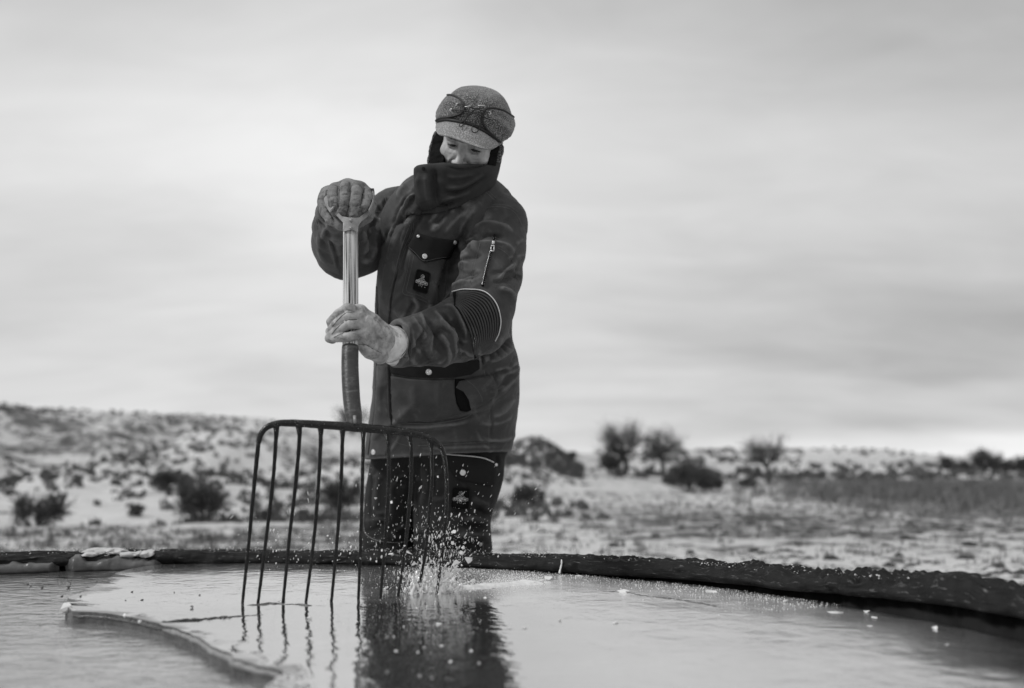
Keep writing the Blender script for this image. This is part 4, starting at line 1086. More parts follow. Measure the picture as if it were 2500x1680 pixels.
# D grip: steel yoke and the wooden bar inside the fist
yk = empty  # (the yoke is a part of the fork)
def plate(poly, D, th, name, mat, parent, curve=0.0, step=4):
    """a bent steel plate with this outline"""
    s = np.asarray(poly, dtype=float); cx = s[:, 0].mean()
    gx, gy = np.meshgrid(np.arange(s[:, 0].min() - 20, s[:, 0].max() + 21, 4), np.arange(s[:, 1].min() - 20, s[:, 1].max() + 21, 4))
    Dg = D - curve * np.clip(1 - ((gx - 856) / 24) ** 2, -3, 1)
    pv = np.array([P(a, b, c) for a, b, c in zip(gx.ravel(), gy.ravel(), Dg.ravel())])
    ny, nx = gx.shape; i = np.arange(ny - 1)[:, None] * nx; j = np.arange(nx - 1)[None, :]
    F = np.stack([i + j, i + j + 1, i + nx + j + 1, i + nx + j], -1).reshape(-1, 4)
    v, f = Surf((pv, F)).patch(poly, 0.0, th, 3.0)
    return obj(name, v, f, mat, parent, smooth=False)
yoke = plate([(838, 566), (839, 545), (826, 531), (811, 516), (806, 503), (811, 503), (820, 514), (834, 528), (857, 532), (878, 531), (893, 520), (903, 505), (908, 485), (909, 470), (914, 471), (914, 492), (908, 515), (897, 530), (882, 541), (875, 552), (874, 568), (864, 562), (850, 562)], 2.318, 0.004, 'grip_yoke', MGRIP, fork, 0.012)
for (x, y) in [(857, 538), (857, 557)]:
    v, f = tube(np.array([P(x, y, 2.312), P(x, y, 2.303), P(x, y, 2.301)]), [0.0046, 0.0044, 0.002], 10); obj('rivet', v, f, MGRIP, yoke)
# the two side straps of the grip run back round the hand
for pts in ([(812, 512), (803, 498), (797, 480)], [(902, 520), (911, 497), (911, 474)]):
    v, f = tube(spline([P(x, y, 2.325 + 0.025 * i) for i, (x, y) in enumerate(pts)], 16), 0.0105, 10, flat=0.28); obj('grip_strap', v, f, MGRIP, fork)
v, f = tube(np.array([P(797, 478, 2.385), P(913, 474, 2.385)]), [0.0145, 0.0145], 16); obj('grip_bar', v, f, MFERR, fork)
# ================================================================== THE PERSON
MJACK = material('waxed_canvas', 0.043, 0.72, 0.5, 9, bump=0.45, bscale=800, bdist=0.0009, spec=0.22, sheen=0.06, wear=0.080, wscale=18, wear_at=0.55); use_fold_light(MJACK, 0.125)
MJDARK = material('dark_canvas', 0.014, 0.8, 0.3, 12, bump=0.3, bscale=900, bdist=0.0008, spec=0.12)
MSEAM = material('seam_thread', 0.095, 0.8, 0.3, 30, spec=0.2)
MCOLL = material('collar_canvas', 0.024, 0.75, 0.35, 12, bump=0.3, bscale=900, bdist=0.0008, spec=0.2, wear=0.03, wscale=14); use_fold_light(MCOLL, 0.042)
MBLACK = material('black_trim', 0.006, 0.8, 0.3, 30, spec=0.08)
MPIPE = material('reflective_piping', 0.60, 0.45, 0.1, 60)
MSNAP = material('snap_metal', 0.62, 0.30, 0.15, 200, metal=0.7, bump=0.3, bscale=500, bdist=0.0006)
MTROU = material('dark_trouser_canvas', 0.020, 0.8, 0.35, 12, bump=0.35, bscale=800, bdist=0.0008, spec=0.14, wear=0.028, wscale=14); use_fold_light(MTROU, 0.045)
MSKIN = material('skin', 0.42, 0.55, 0.34, 45, bump=0.25, bscale=500, bdist=0.0006, sss=0.15, spec=0.4)
MLEATH = material('worn_leather', 0.34, 0.8, 0.55, 34, bump=0.7, bscale=150, bdist=0.0022, spec=0.2, wear=0.16, wscale=45)
MLEATH2 = material('dirty_leather', 0.17, 0.8, 0.45, 40, bump=0.7, bscale=150, bdist=0.0022, spec=0.2, wear=0.07, wscale=36)
MCUFF = material('pale_leather', 0.60, 0.8, 0.30, 30, bump=0.45, bscale=300, bdist=0.001, spec=0.2, wear=0.28, wscale=22)
MWOOL = material('flecked_wool', 0.035, 0.95, 0.5, 30, bump=0.8, bscale=700, bdist=0.0015, spec=0.1, fleck=0.30, fscale=400, sheen=0.3)
MWOOL2 = material('pale_flecked_wool', 0.11, 0.95, 0.3, 20, bump=0.8, bscale=700, bdist=0.0015, spec=0.1, fleck=0.46, fscale=450, sheen=0.3)
MFLEECE = material('black_fleece', 0.012, 0.95, 0.3, 60, bump=0.8, bscale=300, bdist=0.003, spec=0.1)
FOOT = np.array([P(1050, 1340, 3.22)[0], 3.22, GZ])
person = empty('person', FOOT, 'person in dark work jacket and wool cap leaning over the tank, pushing the fork', 'person')

tri = lambda f: np.array([list(q) if len(q) == 4 else list(q) + [q[-1]] for q in f])
def row(y, xl, xr, D, b):
    D = D + float(np.interp(y, [450, 700, 1000, 1100, 1200], [0, 0.03, 0.10, 0.13, 0.14]))
    c = P((xl + xr) / 2, y, D); a = (xr - xl) / 2 * D / FOC
    return (c, a, b)
# ------------------------------------------------------------------ jacket body
JR = [row(424, 1060, 1175, 2.74, 0.075), row(445, 1012, 1215, 2.75, 0.095), row(470, 985, 1236, 2.76, 0.115), row(505, 966, 1256, 2.775, 0.135), row(545, 954, 1262, 2.785, 0.15), row(600, 942, 1262, 2.795, 0.163), row(660, 927, 1258, 2.81, 0.168),
      row(720, 918, 1252, 2.835, 0.168), row(780, 919, 1252, 2.865, 0.163), row(815, 918, 1248, 2.885, 0.160), row(840, 917, 1252, 2.90, 0.164), row(875, 915, 1266, 2.915, 0.176), row(930, 914, 1269, 2.94, 0.182),
      row(990, 911, 1264, 2.965, 0.184), row(1050, 903, 1255, 2.99, 0.183), row(1090, 896, 1247, 3.0, 0.183), row(1130, 894, 1243, 3.01, 0.182)]
def bounds(rows, m=0.03):
    c = np.array([r[0] for r in rows]); a = max(r[1] for r in rows) + m; b = max(r[2] for r in rows) + m
    return c.min(0) - [a, b, m], c.max(0) + [a, b, m]
lo, hi = bounds(JR, 0.05)
F1 = Field(lo, hi, 0.0034)
F1.loft(JR, 2.35)
# chest and shoulder masses
F1.cone(P(1018, 470, 2.76), P(1000, 540, 2.72), 0.045, 0.07, 0.04)
F1.cone(P(1195, 490, 2.76), P(1210, 570, 2.76), 0.045, 0.07, 0.04)
F1.cone(P(1040, 560, 2.74), P(1030, 700, 2.74), 0.10, 0.11, 0.06)
F1.cone(P(1150, 470, 2.80), P(1060, 450, 2.80), 0.05, 0.05, 0.05)
# placket overlap: a raised band running down the front edge
plk = [(1002, 520), (975, 590), (955, 660), (938, 730), (935, 800), (935, 900), (935, 1000), (925, 1080), (918, 1125)]
for q0, q1 in zip(spline(plk, 14)[:-1], spline(plk, 14)[1:]):
    pass
hem_n = np.array([0.0, 0, -1.0])
hl, hr = P(897, 1118, 2.9), P(1246, 1099, 2.95)
dirx = (hr - hl) / np.linalg.norm(hr - hl); nrm = np.cross(dirx, [0, 1, 0]); nrm = nrm if nrm[2] < 0 else -nrm
F1.plane(hl, nrm)
jv, jF = F1.mesh(2)
jv = cloth(jv, jF, 0.0030, 7, (1, 1, 0.6), 3); jv = cloth(jv, jF, 0.0011, 26, (1, 1, 0.8), 13, 2)
JF = [  # (photo points, height mm, half width px, asymmetry)
    ([(1150, 530), (1128, 590), (1108, 650), (1088, 720), (1075, 760)], -22, 16, .3), ([(1140, 600), (1115, 660), (1100, 720)], -14, 12),
    ([(1022, 470), (990, 500), (962, 548), (948, 590)], 9, 7, .5), ([(1026, 500), (1000, 530), (975, 575), (955, 640)], 8, 6, .5), ([(1012, 436), (990, 456), (968, 490)], 7, 6), ([(1018, 520), (1000, 545), (985, 590)], 6, 5),
    ([(1005, 470), (978, 505), (955, 560)], -6, 5), ([(1012, 505), (985, 545), (965, 600)], -6, 5), ([(1035, 522), (1010, 548), (990, 610), (968, 690)], -5, 5),
    ([(1120, 500), (1085, 530), (1050, 570)], 7, 12), ([(1150, 505), (1110, 540), (1080, 575)], 6, 10), ([(1100, 515), (1060, 550)], -5, 8), ([(1165, 500), (1135, 545), (1122, 600)], 6, 10), ([(1140, 480), (1090, 520), (1040, 560)], -4, 9),
    ([(1080, 650), (1060, 720), (1040, 770)], 5, 10), ([(940, 690), (925, 760), (925, 840)], 4, 8), ([(1000, 760), (960, 800), (945, 850)], 6, 8), ([(1030, 770), (985, 800), (960, 830)], -5, 7), ([(1095, 760), (1050, 790), (1000, 800)], 5, 9),
    ([(1240, 780), (1200, 800), (1165, 830)], 6, 6), ([(1252, 790), (1225, 815), (1180, 845)], -7, 5), ([(1250, 805), (1220, 830), (1170, 862)], 7, 6), ([(1256, 825), (1225, 850), (1180, 872)], -8, 5), ([(1258, 842), (1225, 868), (1190, 885)], 8, 6), ([(1190, 800), (1180, 850), (1182, 900)], -4, 4), ([(1205, 840), (1200, 880)], -5, 3), ([(1220, 835), (1216, 875)], -5, 3), ([(1235, 828), (1232, 868)], -5, 3), ([(1245, 822), (1244, 860)], -5, 3),
    ([(1262, 880), (1235, 900), (1205, 905)], 7, 9), ([(1265, 905), (1235, 940), (1215, 960)], 7, 9), ([(1266, 930), (1240, 965), (1205, 990)], -5, 8), ([(1262, 960), (1230, 1000), (1195, 1020)], 6, 9), ([(1255, 1010), (1215, 1030), (1170, 1035)], 5, 8), ([(1235, 900), (1195, 920)], -5, 6),
    ([(960, 950), (985, 985), (1010, 1020)], 4, 9), ([(1010, 940), (1015, 1000)], 3, 8), ([(1070, 930), (1075, 1000)], 3, 9), ([(940, 900), (932, 960), (930, 1030)], 4, 6), ([(960, 1030), (1050, 1032), (1140, 1020), (1200, 1000)], -5, 4), ([(960, 1040), (1050, 1042), (1150, 1030)], 3, 6),
    ([(1020, 1089), (1090, 1085), (1170, 1081), (1244, 1078)], -4, 2.5), ([(1020, 1096), (1090, 1093), (1244, 1088)], 2, 6), ([(955, 950), (955, 1010), (962, 1040)], -3, 3),
    ([(1205, 985), (1200, 1020), (1198, 1080)], -3, 2.5), ([(1182, 840), (1180, 900)], -3, 2.5), ([(950, 780), (950, 880), (953, 950)], -3, 3)]
JF += creases(16, 930, 450, 1140, 770, 122, 16, 70, 150, 6.0, 7.5, 18, [(980, 545, 1130, 750)]) + creases(24, 930, 450, 1140, 770, 122, 22, 35, 90, 2.4, 3.4, 8, [(980, 545, 1130, 750)]) + creases(16, 930, 890, 1260, 1075, 158, 20, 80, 170, 6.0, 9, 19, [(945, 880, 1215, 1030)]) + creases(16, 920, 900, 1260, 1085, 160, 32, 40, 100, 2.4, 4.2, 9, [(945, 880, 1215, 1030)]) + creases(14, 1170, 780, 1255, 900, 150, 20, 30, 60, 4, 3.5, 10)
jv = relax(folds(jv, jF, JF), jF, 1, 0.4)
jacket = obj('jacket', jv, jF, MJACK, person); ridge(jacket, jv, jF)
sJ = Surf((jv, jF))

# ------------------------------------------------------------------ sleeves
def sleeve(pts, k, h, strokes, cl, seed, cutp=None, name='sleeve', squash=(1, 1, 1), hollow=None):
    c = np.array([p for p, r in pts]); r = max(r for p, r in pts)
    Fs = Field(c.min(0) - r - 0.03, c.max(0) + r + 0.03, h)
    for (a, ra), (b, rb) in zip(pts[:-1], pts[1:]): Fs.cone(a, b, ra, rb, k)
    for q in (cutp or []): Fs.plane(*q)
    if hollow:
        d = hollow[1] / np.linalg.norm(hollow[1]); Fs.cone(hollow[0] + d * 0.02, hollow[0] - d * 0.035 + (c[-3] - c[-1]) * 0.3, hollow[2], hollow[2] * 0.95, 0.003, 'sub')
    v, F = Fs.mesh(2)
    v = cloth(v, F, cl * 1.3, 9, squash, seed); v = cloth(v, F, 0.0011, 26, squash, seed + 3, 2); v = folds(v, F, strokes)
    return v, F
px2 = lambda w_, D: w_ * D / FOC
LS = [(P(1200, 498, 2.755), px2(52, 2.75)), (P(1216, 545, 2.735), px2(68, 2.73)), (P(1212, 605, 2.71), px2(68, 2.71)), (P(1200, 670, 2.67), px2(72, 2.67)), (P(1180, 735, 2.63), px2(76, 2.63)), (P(1162, 785, 2.60), px2(78, 2.6)),
      (P(1120, 805, 2.56), px2(74, 2.56)), (P(1070, 822, 2.52), px2(66, 2.52)), (P(1020, 830, 2.48), px2(58, 2.48)), (P(972, 838, 2.435), px2(53, 2.435)), (P(945, 842, 2.41), px2(52, 2.41))]
cut_c = P(967, 839, 2.428); cut_n = np.array([-0.80, -0.60, 0.02])
LF = [([(1150, 570), (1185, 548), (1225, 552), (1255, 570)], 8, 9, .3), ([(1155, 590), (1190, 572), (1235, 580)], -7, 7), ([(1148, 620), (1180, 598), (1225, 600), (1262, 620)], 7, 9), ([(1120, 640), (1150, 612), (1175, 600)], 8, 8), ([(1115, 655), (1150, 630), (1180, 622)], -6, 6),
      ([(1100, 680), (1125, 650), (1150, 640)], 7, 7), ([(1105, 690), (1140, 668), (1170, 665)], -6, 5), ([(1095, 705), (1130, 690), (1165, 690)], 6, 6), ([(1262, 640), (1235, 660), (1215, 690)], 6, 8), ([(1270, 600), (1250, 640), (1220, 670)], -5, 7), ([(1215, 700), (1245, 715), (1258, 735)], 6, 7),
      ([(1080, 748), (1105, 758), (1125, 790), (1140, 830)], 8, 6, -.4), ([(1070, 752), (1090, 775), (1115, 800), (1128, 840), (1130, 875)], -8, 6), ([(1060, 757), (1075, 785), (1100, 815), (1115, 850)], 7, 7), ([(1030, 768), (1050, 790), (1075, 830), (1090, 870)], -5, 7), ([(1120, 850), (1140, 860), (1160, 850)], 8, 7), ([(1095, 850), (1080, 872), (1060, 885)], 5, 7), ([(1150, 800), (1158, 840), (1150, 878)], 7, 6),
      ([(1010, 780), (1020, 800), (1045, 830)], 4, 6), ([(998, 790), (1002, 830), (998, 880)], -4, 3), ([(990, 790), (994, 830), (990, 885)], 3, 3), ([(1180, 870), (1210, 850), (1225, 815)], 5, 7), ([(960, 800), (975, 835), (972, 880)], 4, 6)]
LF += creases(12, 1120, 540, 1270, 700, 155, 18, 60, 110, 6.0, 8, 15, [(1150, 560, 1230, 710)]) + creases(14, 1110, 540, 1275, 700, 155, 28, 25, 70, 2.4, 3.6, 5, [(1165, 570, 1220, 705)]) + creases(12, 990, 790, 1150, 880, 72, 18, 60, 110, 5.5, 8, 16) + creases(12, 985, 780, 1160, 885, 75, 30, 25, 75, 2.2, 3.4, 6)
lv, lF = sleeve(LS, 0.02, 0.0030, LF, 0.0022, 11, [(cut_c, cut_n)], hollow=(cut_c, cut_n, px2(46, 2.42)))
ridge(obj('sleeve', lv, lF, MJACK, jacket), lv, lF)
sL = Surf((lv, lF))
RS = [(P(1000, 500, 2.80), px2(50, 2.8)), (P(965, 515, 2.80), px2(54, 2.8)), (P(925, 555, 2.79), px2(64, 2.79)), (P(880, 592, 2.765), px2(74, 2.76)), (P(848, 602, 2.73), px2(77, 2.73)), (P(836, 588, 2.68), px2(72, 2.68)), (P(830, 555, 2.60), px2(62, 2.6)), (P(826, 528, 2.53), px2(50, 2.53)), (P(823, 512, 2.49), px2(46, 2.49))]
RF = [([(800, 570), (812, 610), (822, 655)], 3, 4), ([(806, 570), (818, 615), (830, 660)], -3, 3), ([(880, 560), (893, 590), (890, 625)], 6, 6), ([(895, 555), (905, 580), (902, 615)], -6, 5), ([(900, 520), (930, 540), (935, 570)], 6, 7), ([(920, 500), (945, 520)], -5, 5), ([(775, 560), (780, 610), (800, 650)], 4, 7), ([(880, 640), (905, 630), (915, 600)], 6, 7), ([(945, 480), (940, 500), (955, 530)], -4, 5)]
cut_c2 = P(824, 518, 2.505); cut_n2 = P(823, 512, 2.49) - P(830, 555, 2.60)
RF += creases(10, 780, 530, 925, 665, 105, 25, 60, 110, 5, 8, 17) + creases(12, 775, 520, 930, 670, 110, 40, 25, 70, 2.4, 3.6, 7)
rv, rF = sleeve(RS, 0.02, 0.004, RF, 0.0022, 17, [(cut_c2, cut_n2)], hollow=(cut_c2, cut_n2, px2(41, 2.5)))
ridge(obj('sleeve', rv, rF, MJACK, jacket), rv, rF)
sR = Surf((rv, rF))
# dark openings of both cuffs: a rolled inner lining
def cuff_ring(c, n, r, th, mat, name, parent):
    n = np.asarray(n) / np.linalg.norm(n); u = np.cross(n, [0, 0, 1.0]); u /= np.linalg.norm(u); w_ = np.cross(n, u)
    a = np.linspace(0, 2 * math.pi, 41)
    p = c + r * (np.cos(a)[:, None] * u + np.sin(a)[:, None] * w_)
    v, f = tube(p, th, 8, cap=False); return obj(name, v, f, mat, parent)

# ------------------------------------------------------------------ collar
CR = [row(352, 1030, 1234, 2.685, 0.115), row(395, 1024, 1226, 2.675, 0.122), row(440, 1016, 1214, 2.675, 0.125), row(475, 1018, 1200, 2.69, 0.122), row(512, 1024, 1190, 2.71, 0.12), row(560, 1040, 1180, 2.74, 0.11)]
lo, hi = bounds(CR, 0.03)
F2 = Field(lo, hi, 0.0034)
F2.loft(CR, 2.2)
F2.cone(P(1040, 412, 2.60), P(1040, 490, 2.62), 0.030, 0.028, 0.03)
CI = [(c + [0, 0, 0], a, b) for c, a, b in CR]
def inner(rows, g):
    r2 = [(c.copy(), a, b) for c, a, b in rows]; r2[0][0][2] -= 0; top = max(r2, key=lambda r: r[0][2]); low = min(r2, key=lambda r: r[0][2])
    r2.append((top[0] + [0, 0, 0.06], top[1], top[2])); return r2
F2.loft(inner(CR, 0), 2.2, 0.004, 'sub', grow=-0.011)
# top edge: straight across the nose, rising over his left cheek to the back of the neck
sl_, X_, Y_, Z_ = F2.sub(F2.lo, F2.lo + F2.n * F2.h)
pe = np.array([P(x, y, 2.57) for x, y in [(1000, 402), (1024, 401), (1081, 400), (1120, 405), (1160, 402), (1204, 393), (1222, 377), (1232, 362), (1250, 350)]])
zt = np.interp(X_.ravel(), pe[:, 0], pe[:, 2])[:, None, None] + np.clip(Y_ - 2.60, 0, 1) * 0.32
F2.blend(sl_, (zt - Z_ + 0 * Y_).astype(np.float32), 0.003, 'sub')
# bottom edge
pe = np.array([P(x, y, 2.58) for x, y in [(1000, 500), (1018, 503), (1035, 511), (1066, 512), (1120, 494), (1168, 469), (1212, 435), (1245, 412)]])
zb = np.interp(X_.ravel(), pe[:, 0], pe[:, 2])[:, None, None] + np.clip(Y_ - 2.62, 0, 1) * 0.2
F2.blend(sl_, (Z_ - zb + 0 * Y_).astype(np.float32), 0.003, 'sub')
cv, cF = F2.mesh(2)
cv = folds(cv, cF, [([(1085, 405), (1120, 413), (1160, 408), (1205, 396)], -3, 2.2), ([(1085, 460), (1130, 452), (1180, 420)], 5, 9, .3), ([(1078, 475), (1130, 465), (1190, 432)], -6, 6), ([(1070, 490), (1110, 480), (1150, 465)], 5, 7), ([(1040, 420), (1043, 470), (1050, 505)], 5, 10), ([(1060, 410), (1062, 450), (1068, 500)], -6, 7), ([(1090, 430), (1120, 432), (1165, 420)], 3, 7), ([(1024, 420), (1020, 460), (1030, 500)], 3, 6), ([(1072, 500), (1090, 503), (1110, 492)], -5, 5)])
cv = cloth(cv, cF, 0.0014, 12, (1, 1, 1), 5)
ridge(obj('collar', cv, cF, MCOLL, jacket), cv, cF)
sC = Surf((cv, cF))
# lapel turned out under the collar
lap = [(1022, 480), (1028, 505), (1040, 512), (1068, 508), (1100, 500), (1120, 497), (1112, 508), (1085, 517), (1062, 522), (1040, 522), (1020, 526), (1004, 524), (990, 532), (1004, 516), (1014, 508)]
v, f = sJ.patch(lap, 0.012, 0.016, 4); obj('lapel', v, f, MCOLL, jacket)

# ------------------------------------------------------------------ trims laid on the jacket
def strip(surf, pts, r, mat, name, parent, off=0.0, n=40, flat=1.0, seg=6):
    t = surf.tube(pts, r, off, n, seg, flat)
    if t is None: print('no strip', name, pts[0]); return None
    return obj(name, t[0], t[1], mat, parent)
def snap(surf, x, y, rpx, parent, mat=MSNAP, name='snap_button', off=0.001):
    h = surf.hit(x, y)
    if h is None: print('no snap', x, y); return
    p, n, d = h; n = n * 0.7 - d * 0.3; n /= np.linalg.norm(n); p = p + n * off
    r = rpx * p[1] / FOC; u = np.cross(n, [0, 0, 1.0]); u /= np.linalg.norm(u); w_ = np.cross(n, u)
    pr = [(1.0, -0.004), (1.0, 0.0012), (0.86, 0.0026), (0.72, 0.0022), (0.55, 0.0017), (0.42, 0.0024), (0.0001, 0.0028)]
    a = np.arange(18) * 2 * math.pi / 18
    v = np.concatenate([p + n * z + r * q * (np.cos(a)[:, None] * u + np.sin(a)[:, None] * w_) for q, z in pr])
    f = [(i * 18 + j, i * 18 + (j + 1) % 18, (i + 1) * 18 + (j + 1) % 18, (i + 1) * 18 + j) for i in range(len(pr) - 1) for j in range(18)]
    return obj(name, v, f, mat, parent)
def seam(surf, pts, parent=None, r=0.0011, mat=None, n=44): return strip(surf, pts, r * 0.68, mat or MSEAM, 'seam', parent or jacket, 0.0, n)
v, f = sJ.patch([(1002, 612), (996, 650), (988, 690), (982, 718), (1010, 726), (1043, 741), (1085, 748), (1090, 690), (1098, 630), (1034, 640)], 0.0045, 0.008, 4.5); pk = obj('chest_pocket', v, f, MJACK, jacket)
sP = Surf((jv, jF), (np.array(v), np.array([list(q) if len(q) == 4 else list(q) + [q[-1]] for q in f])))
v, f = sP.patch([(1012, 580), (1022, 571), (1060, 580), (1119, 588), (1110, 610), (1100, 631), (1070, 634), (1034, 640), (1012, 618), (994, 603)], 0.008, 0.012, 4, bulge=0.001); fl = obj('pocket_flap', v, f, MJDARK, jacket)
tri = lambda f: np.array([list(q) if len(q) == 4 else list(q) + [q[-1]] for q in f])
sF = Surf((v, tri(f)))
[seam(sP, q, r=0.0009) for q in ([(1003, 618), (997, 650), (989, 688), (984, 716), (1010, 724), (1042, 738)], [(1010, 625), (1004, 655), (996, 690), (993, 711), (1020, 720), (1042, 730)])]
seam(sF, [(998, 604), (1014, 618), (1035, 637), (1068, 631), (1098, 627)], r=0.0009)
snap(sF, 1110, 592, 5, jacket); snap(sF, 1037, 626, 6.6, jacket); snap(sF, 1021, 577, 4, jacket)
seam(sJ, [(1005, 545), (1003, 570), (984, 610), (970, 660), (955, 727), (951, 790)], r=0.0014)
seam(sJ, [(1009, 545), (1008, 568), (989, 612), (975, 660), (960, 727), (956, 790)], r=0.0009)
seam(sJ, [(952, 895), (953, 945), (955, 1010), (965, 1034), (980, 1036)]); seam(sJ, [(1020, 1088), (1100, 1084), (1180, 1080), (1243, 1077)], r=0.0015)
seam(sJ, [(1205, 965), (1196, 1010), (1193, 1060), (1194, 1100)]); seam(sJ, [(1178, 850), (1181, 900), (1190, 940)])
seam(sJ, [(965, 1032), (1050, 1034), (1130, 1022), (1160, 1004)], r=0.0016)
seam(sJ, [(945, 1000), (950, 1040), (960, 1075), (1005, 1092)], r=0.001)
seam(sJ, [(1180, 464), (1205, 487), (1228, 507)], r=0.0015); seam(sJ, [(1188, 462), (1212, 485), (1236, 505)], r=0.001)
# emblem patch on the chest pocket
def emblem(surf, corners, parent, text, k=1.0):
    c = np.array(corners, dtype=float)      # tl, tr, br, bl
    def uv(a, b): return c[0] * (1 - a) * (1 - b) + c[1] * a * (1 - b) + c[2] * a * b + c[3] * (1 - a) * b
    rr = []
    for cx, cy, s in ((0.16, 0.1, 180), (0.84, 0.1, 270), (0.84, 0.9, 0), (0.16, 0.9, 90)):
        for i in range(6):
            a = math.radians(s + 90 * i / 5); rr.append(uv(cx + 0.16 * math.cos(a), cy + 0.1 * math.sin(a)))
    v, f = surf.patch(rr, 0.003, 0.007, 3.0); pt = obj('emblem_patch', v, f, MBLACK, parent)
    strip(surf, rr + rr[:1], 0.0014, MJDARK, 'patch_border', parent, 0.004, 70)
    s2 = Surf((v, tri(f)))
    # the wordmark, in a small box under the figure
    cu = bpy.data.curves.new('wordmark', 'FONT'); cu.body = text; cu.size = 1; cu.align_x = 'CENTER'; cu.resolution_u = 2; cu.offset = 0.012
    ob = bpy.data.objects.new('wordmark', cu); COL.objects.link(ob); bpy.context.view_layer.update()
    me = ob.to_mesh(); V = np.array([q.co[:] for q in me.vertices]); Fc = [tuple(p.vertices) for p in me.polygons]; ob.to_mesh_clear()
    bpy.data.objects.remove(ob); bpy.data.curves.remove(cu)
    wd = V[:, 0].max() - V[:, 0].min(); out = []
    for q in V:
        a = 0.5 + q[0] / wd * 0.74; b = 0.545 - (q[1] - 0.3) * 0.13
        z = uv(a, b); p = s2.pt(z[0], z[1], 0.0012); out.append(p if p is not None else surf.pt(z[0], z[1], 0.005))
    obj('wordmark', np.array(out), Fc, MPIPE, parent, smooth=False)
    fig = MB()
    def ln(pts, r=0.00045, n=14):
        t = s2.tube([tuple(uv(a, b)) for a, b in pts], r * k, 0.0009, n, 4)
        if t is not None: fig.add(*t)
    ln([(0.5 + 0.12 * math.cos(a), 0.27 + 0.085 * math.sin(a)) for a in np.linspace(0, 6.28, 14)], n=20)
    ln([(0.53 + 0.055 * math.cos(a), 0.285 + 0.04 * math.sin(a)) for a in np.linspace(0, 6.28, 10)], n=12)
    ln([(0.44, 0.36), (0.32, 0.41), (0.22, 0.47)]); ln([(0.58, 0.36), (0.70, 0.43), (0.80, 0.50)]); ln([(0.45, 0.37), (0.52, 0.44), (0.60, 0.37)]); ln([(0.26, 0.46), (0.42, 0.44), (0.5, 0.49)]); ln([(0.72, 0.49), (0.60, 0.46), (0.5, 0.49)])
    ln([(0.12, 0.49), (0.88, 0.49), (0.91, 0.55), (0.88, 0.62), (0.12, 0.62), (0.09, 0.55), (0.12, 0.49)], n=40)
    ln([(0.36, 0.64), (0.36, 0.72), (0.33, 0.75)]); ln([(0.47, 0.64), (0.47, 0.71), (0.45, 0.73)]); ln([(0.58, 0.64), (0.57, 0.73), (0.53, 0.76)]); ln([(0.79, 0.72), (0.79, 0.75)], 0.001)
    fig.obj('emblem', MPIPE, parent)
sPP = sP
emblem(sPP, [(1018, 657), (1051, 667), (1042, 717), (1008, 708)], jacket, 'RefrigiWear')
# sleeve zip
zp = [(1207, 577), (1203, 600), (1195, 630), (1187, 662), (1178, 697)]
strip(sL, [(1207, 576), (1203, 600), (1195, 630), (1187, 662), (1178, 699)], 0.0062, MBLACK, 'zip_tape', jacket, 0.003, 40, 0.6)
zl = sL.line(zp, 60, 0.0072); zl[2:-2] = (zl[:-4] + zl[1:-3] + zl[2:-2] + zl[3:-1] + zl[4:]) / 5; zm = MB()
for i in range(len(zl)):
    d = zl[min(i + 1, len(zl) - 1)] - zl[max(i - 1, 0)]; d /= np.linalg.norm(d); s = np.cross(d, [0, 1, 0]); s /= np.linalg.norm(s)
    o_ = 0.0006 if i % 2 else -0.0006
    v, f = tube(np.array([zl[i] - s * 0.0026 + s * o_, zl[i] + s * 0.0026 + s * o_]), 0.0011, 4); zm.add(v, f)
zm.obj('zip_teeth', MSNAP, jacket)
zs = MB()
for pts, r in (([(1205, 590), (1203, 599)], 0.0042), ([(1200, 601), (1199, 617)], 0.0014), ([(1206, 602), (1205, 617)], 0.0014), ([(1199, 617), (1205, 617)], 0.0016), ([(1200, 603), (1206, 603)], 0.0018)):
    p = np.array([sL.pt(x, y, 0.012) for x, y in pts]); zs.add(*tube(p, r, 8))
zs.obj('zip_pull', MSNAP, jacket)
for pts in ([(1154, 640), (1148, 690)], [(1175, 583), (1160, 640), (1151, 700), (1180, 705)], [(1129, 630), (1128, 705)], [(1145, 540), (1165, 518), (1200, 505), (1238, 508), (1262, 525), (1278, 560)], [(1150, 535), (1172, 514), (1205, 500), (1240, 502), (1265, 518)], [(1215, 605), (1240, 622), (1262, 655)], [(1262, 655), (1258, 690), (1255, 730)]): seam(sL, pts, r=0.0012)
for pts in ([(800, 545), (803, 590), (815, 640), (830, 668)], [(940, 480), (945, 500), (948, 512)], [(905, 518), (930, 517), (948, 514)]): seam(sR, pts, r=0.0014)
for pts in ([(968, 787), (990, 800), (997, 830), (1000, 858), (990, 885)], [(973, 786), (994, 800), (1002, 830), (1004, 858), (996, 887)], [(1030, 800), (1050, 830), (1058, 870)]): seam(sL, pts, r=0.001)
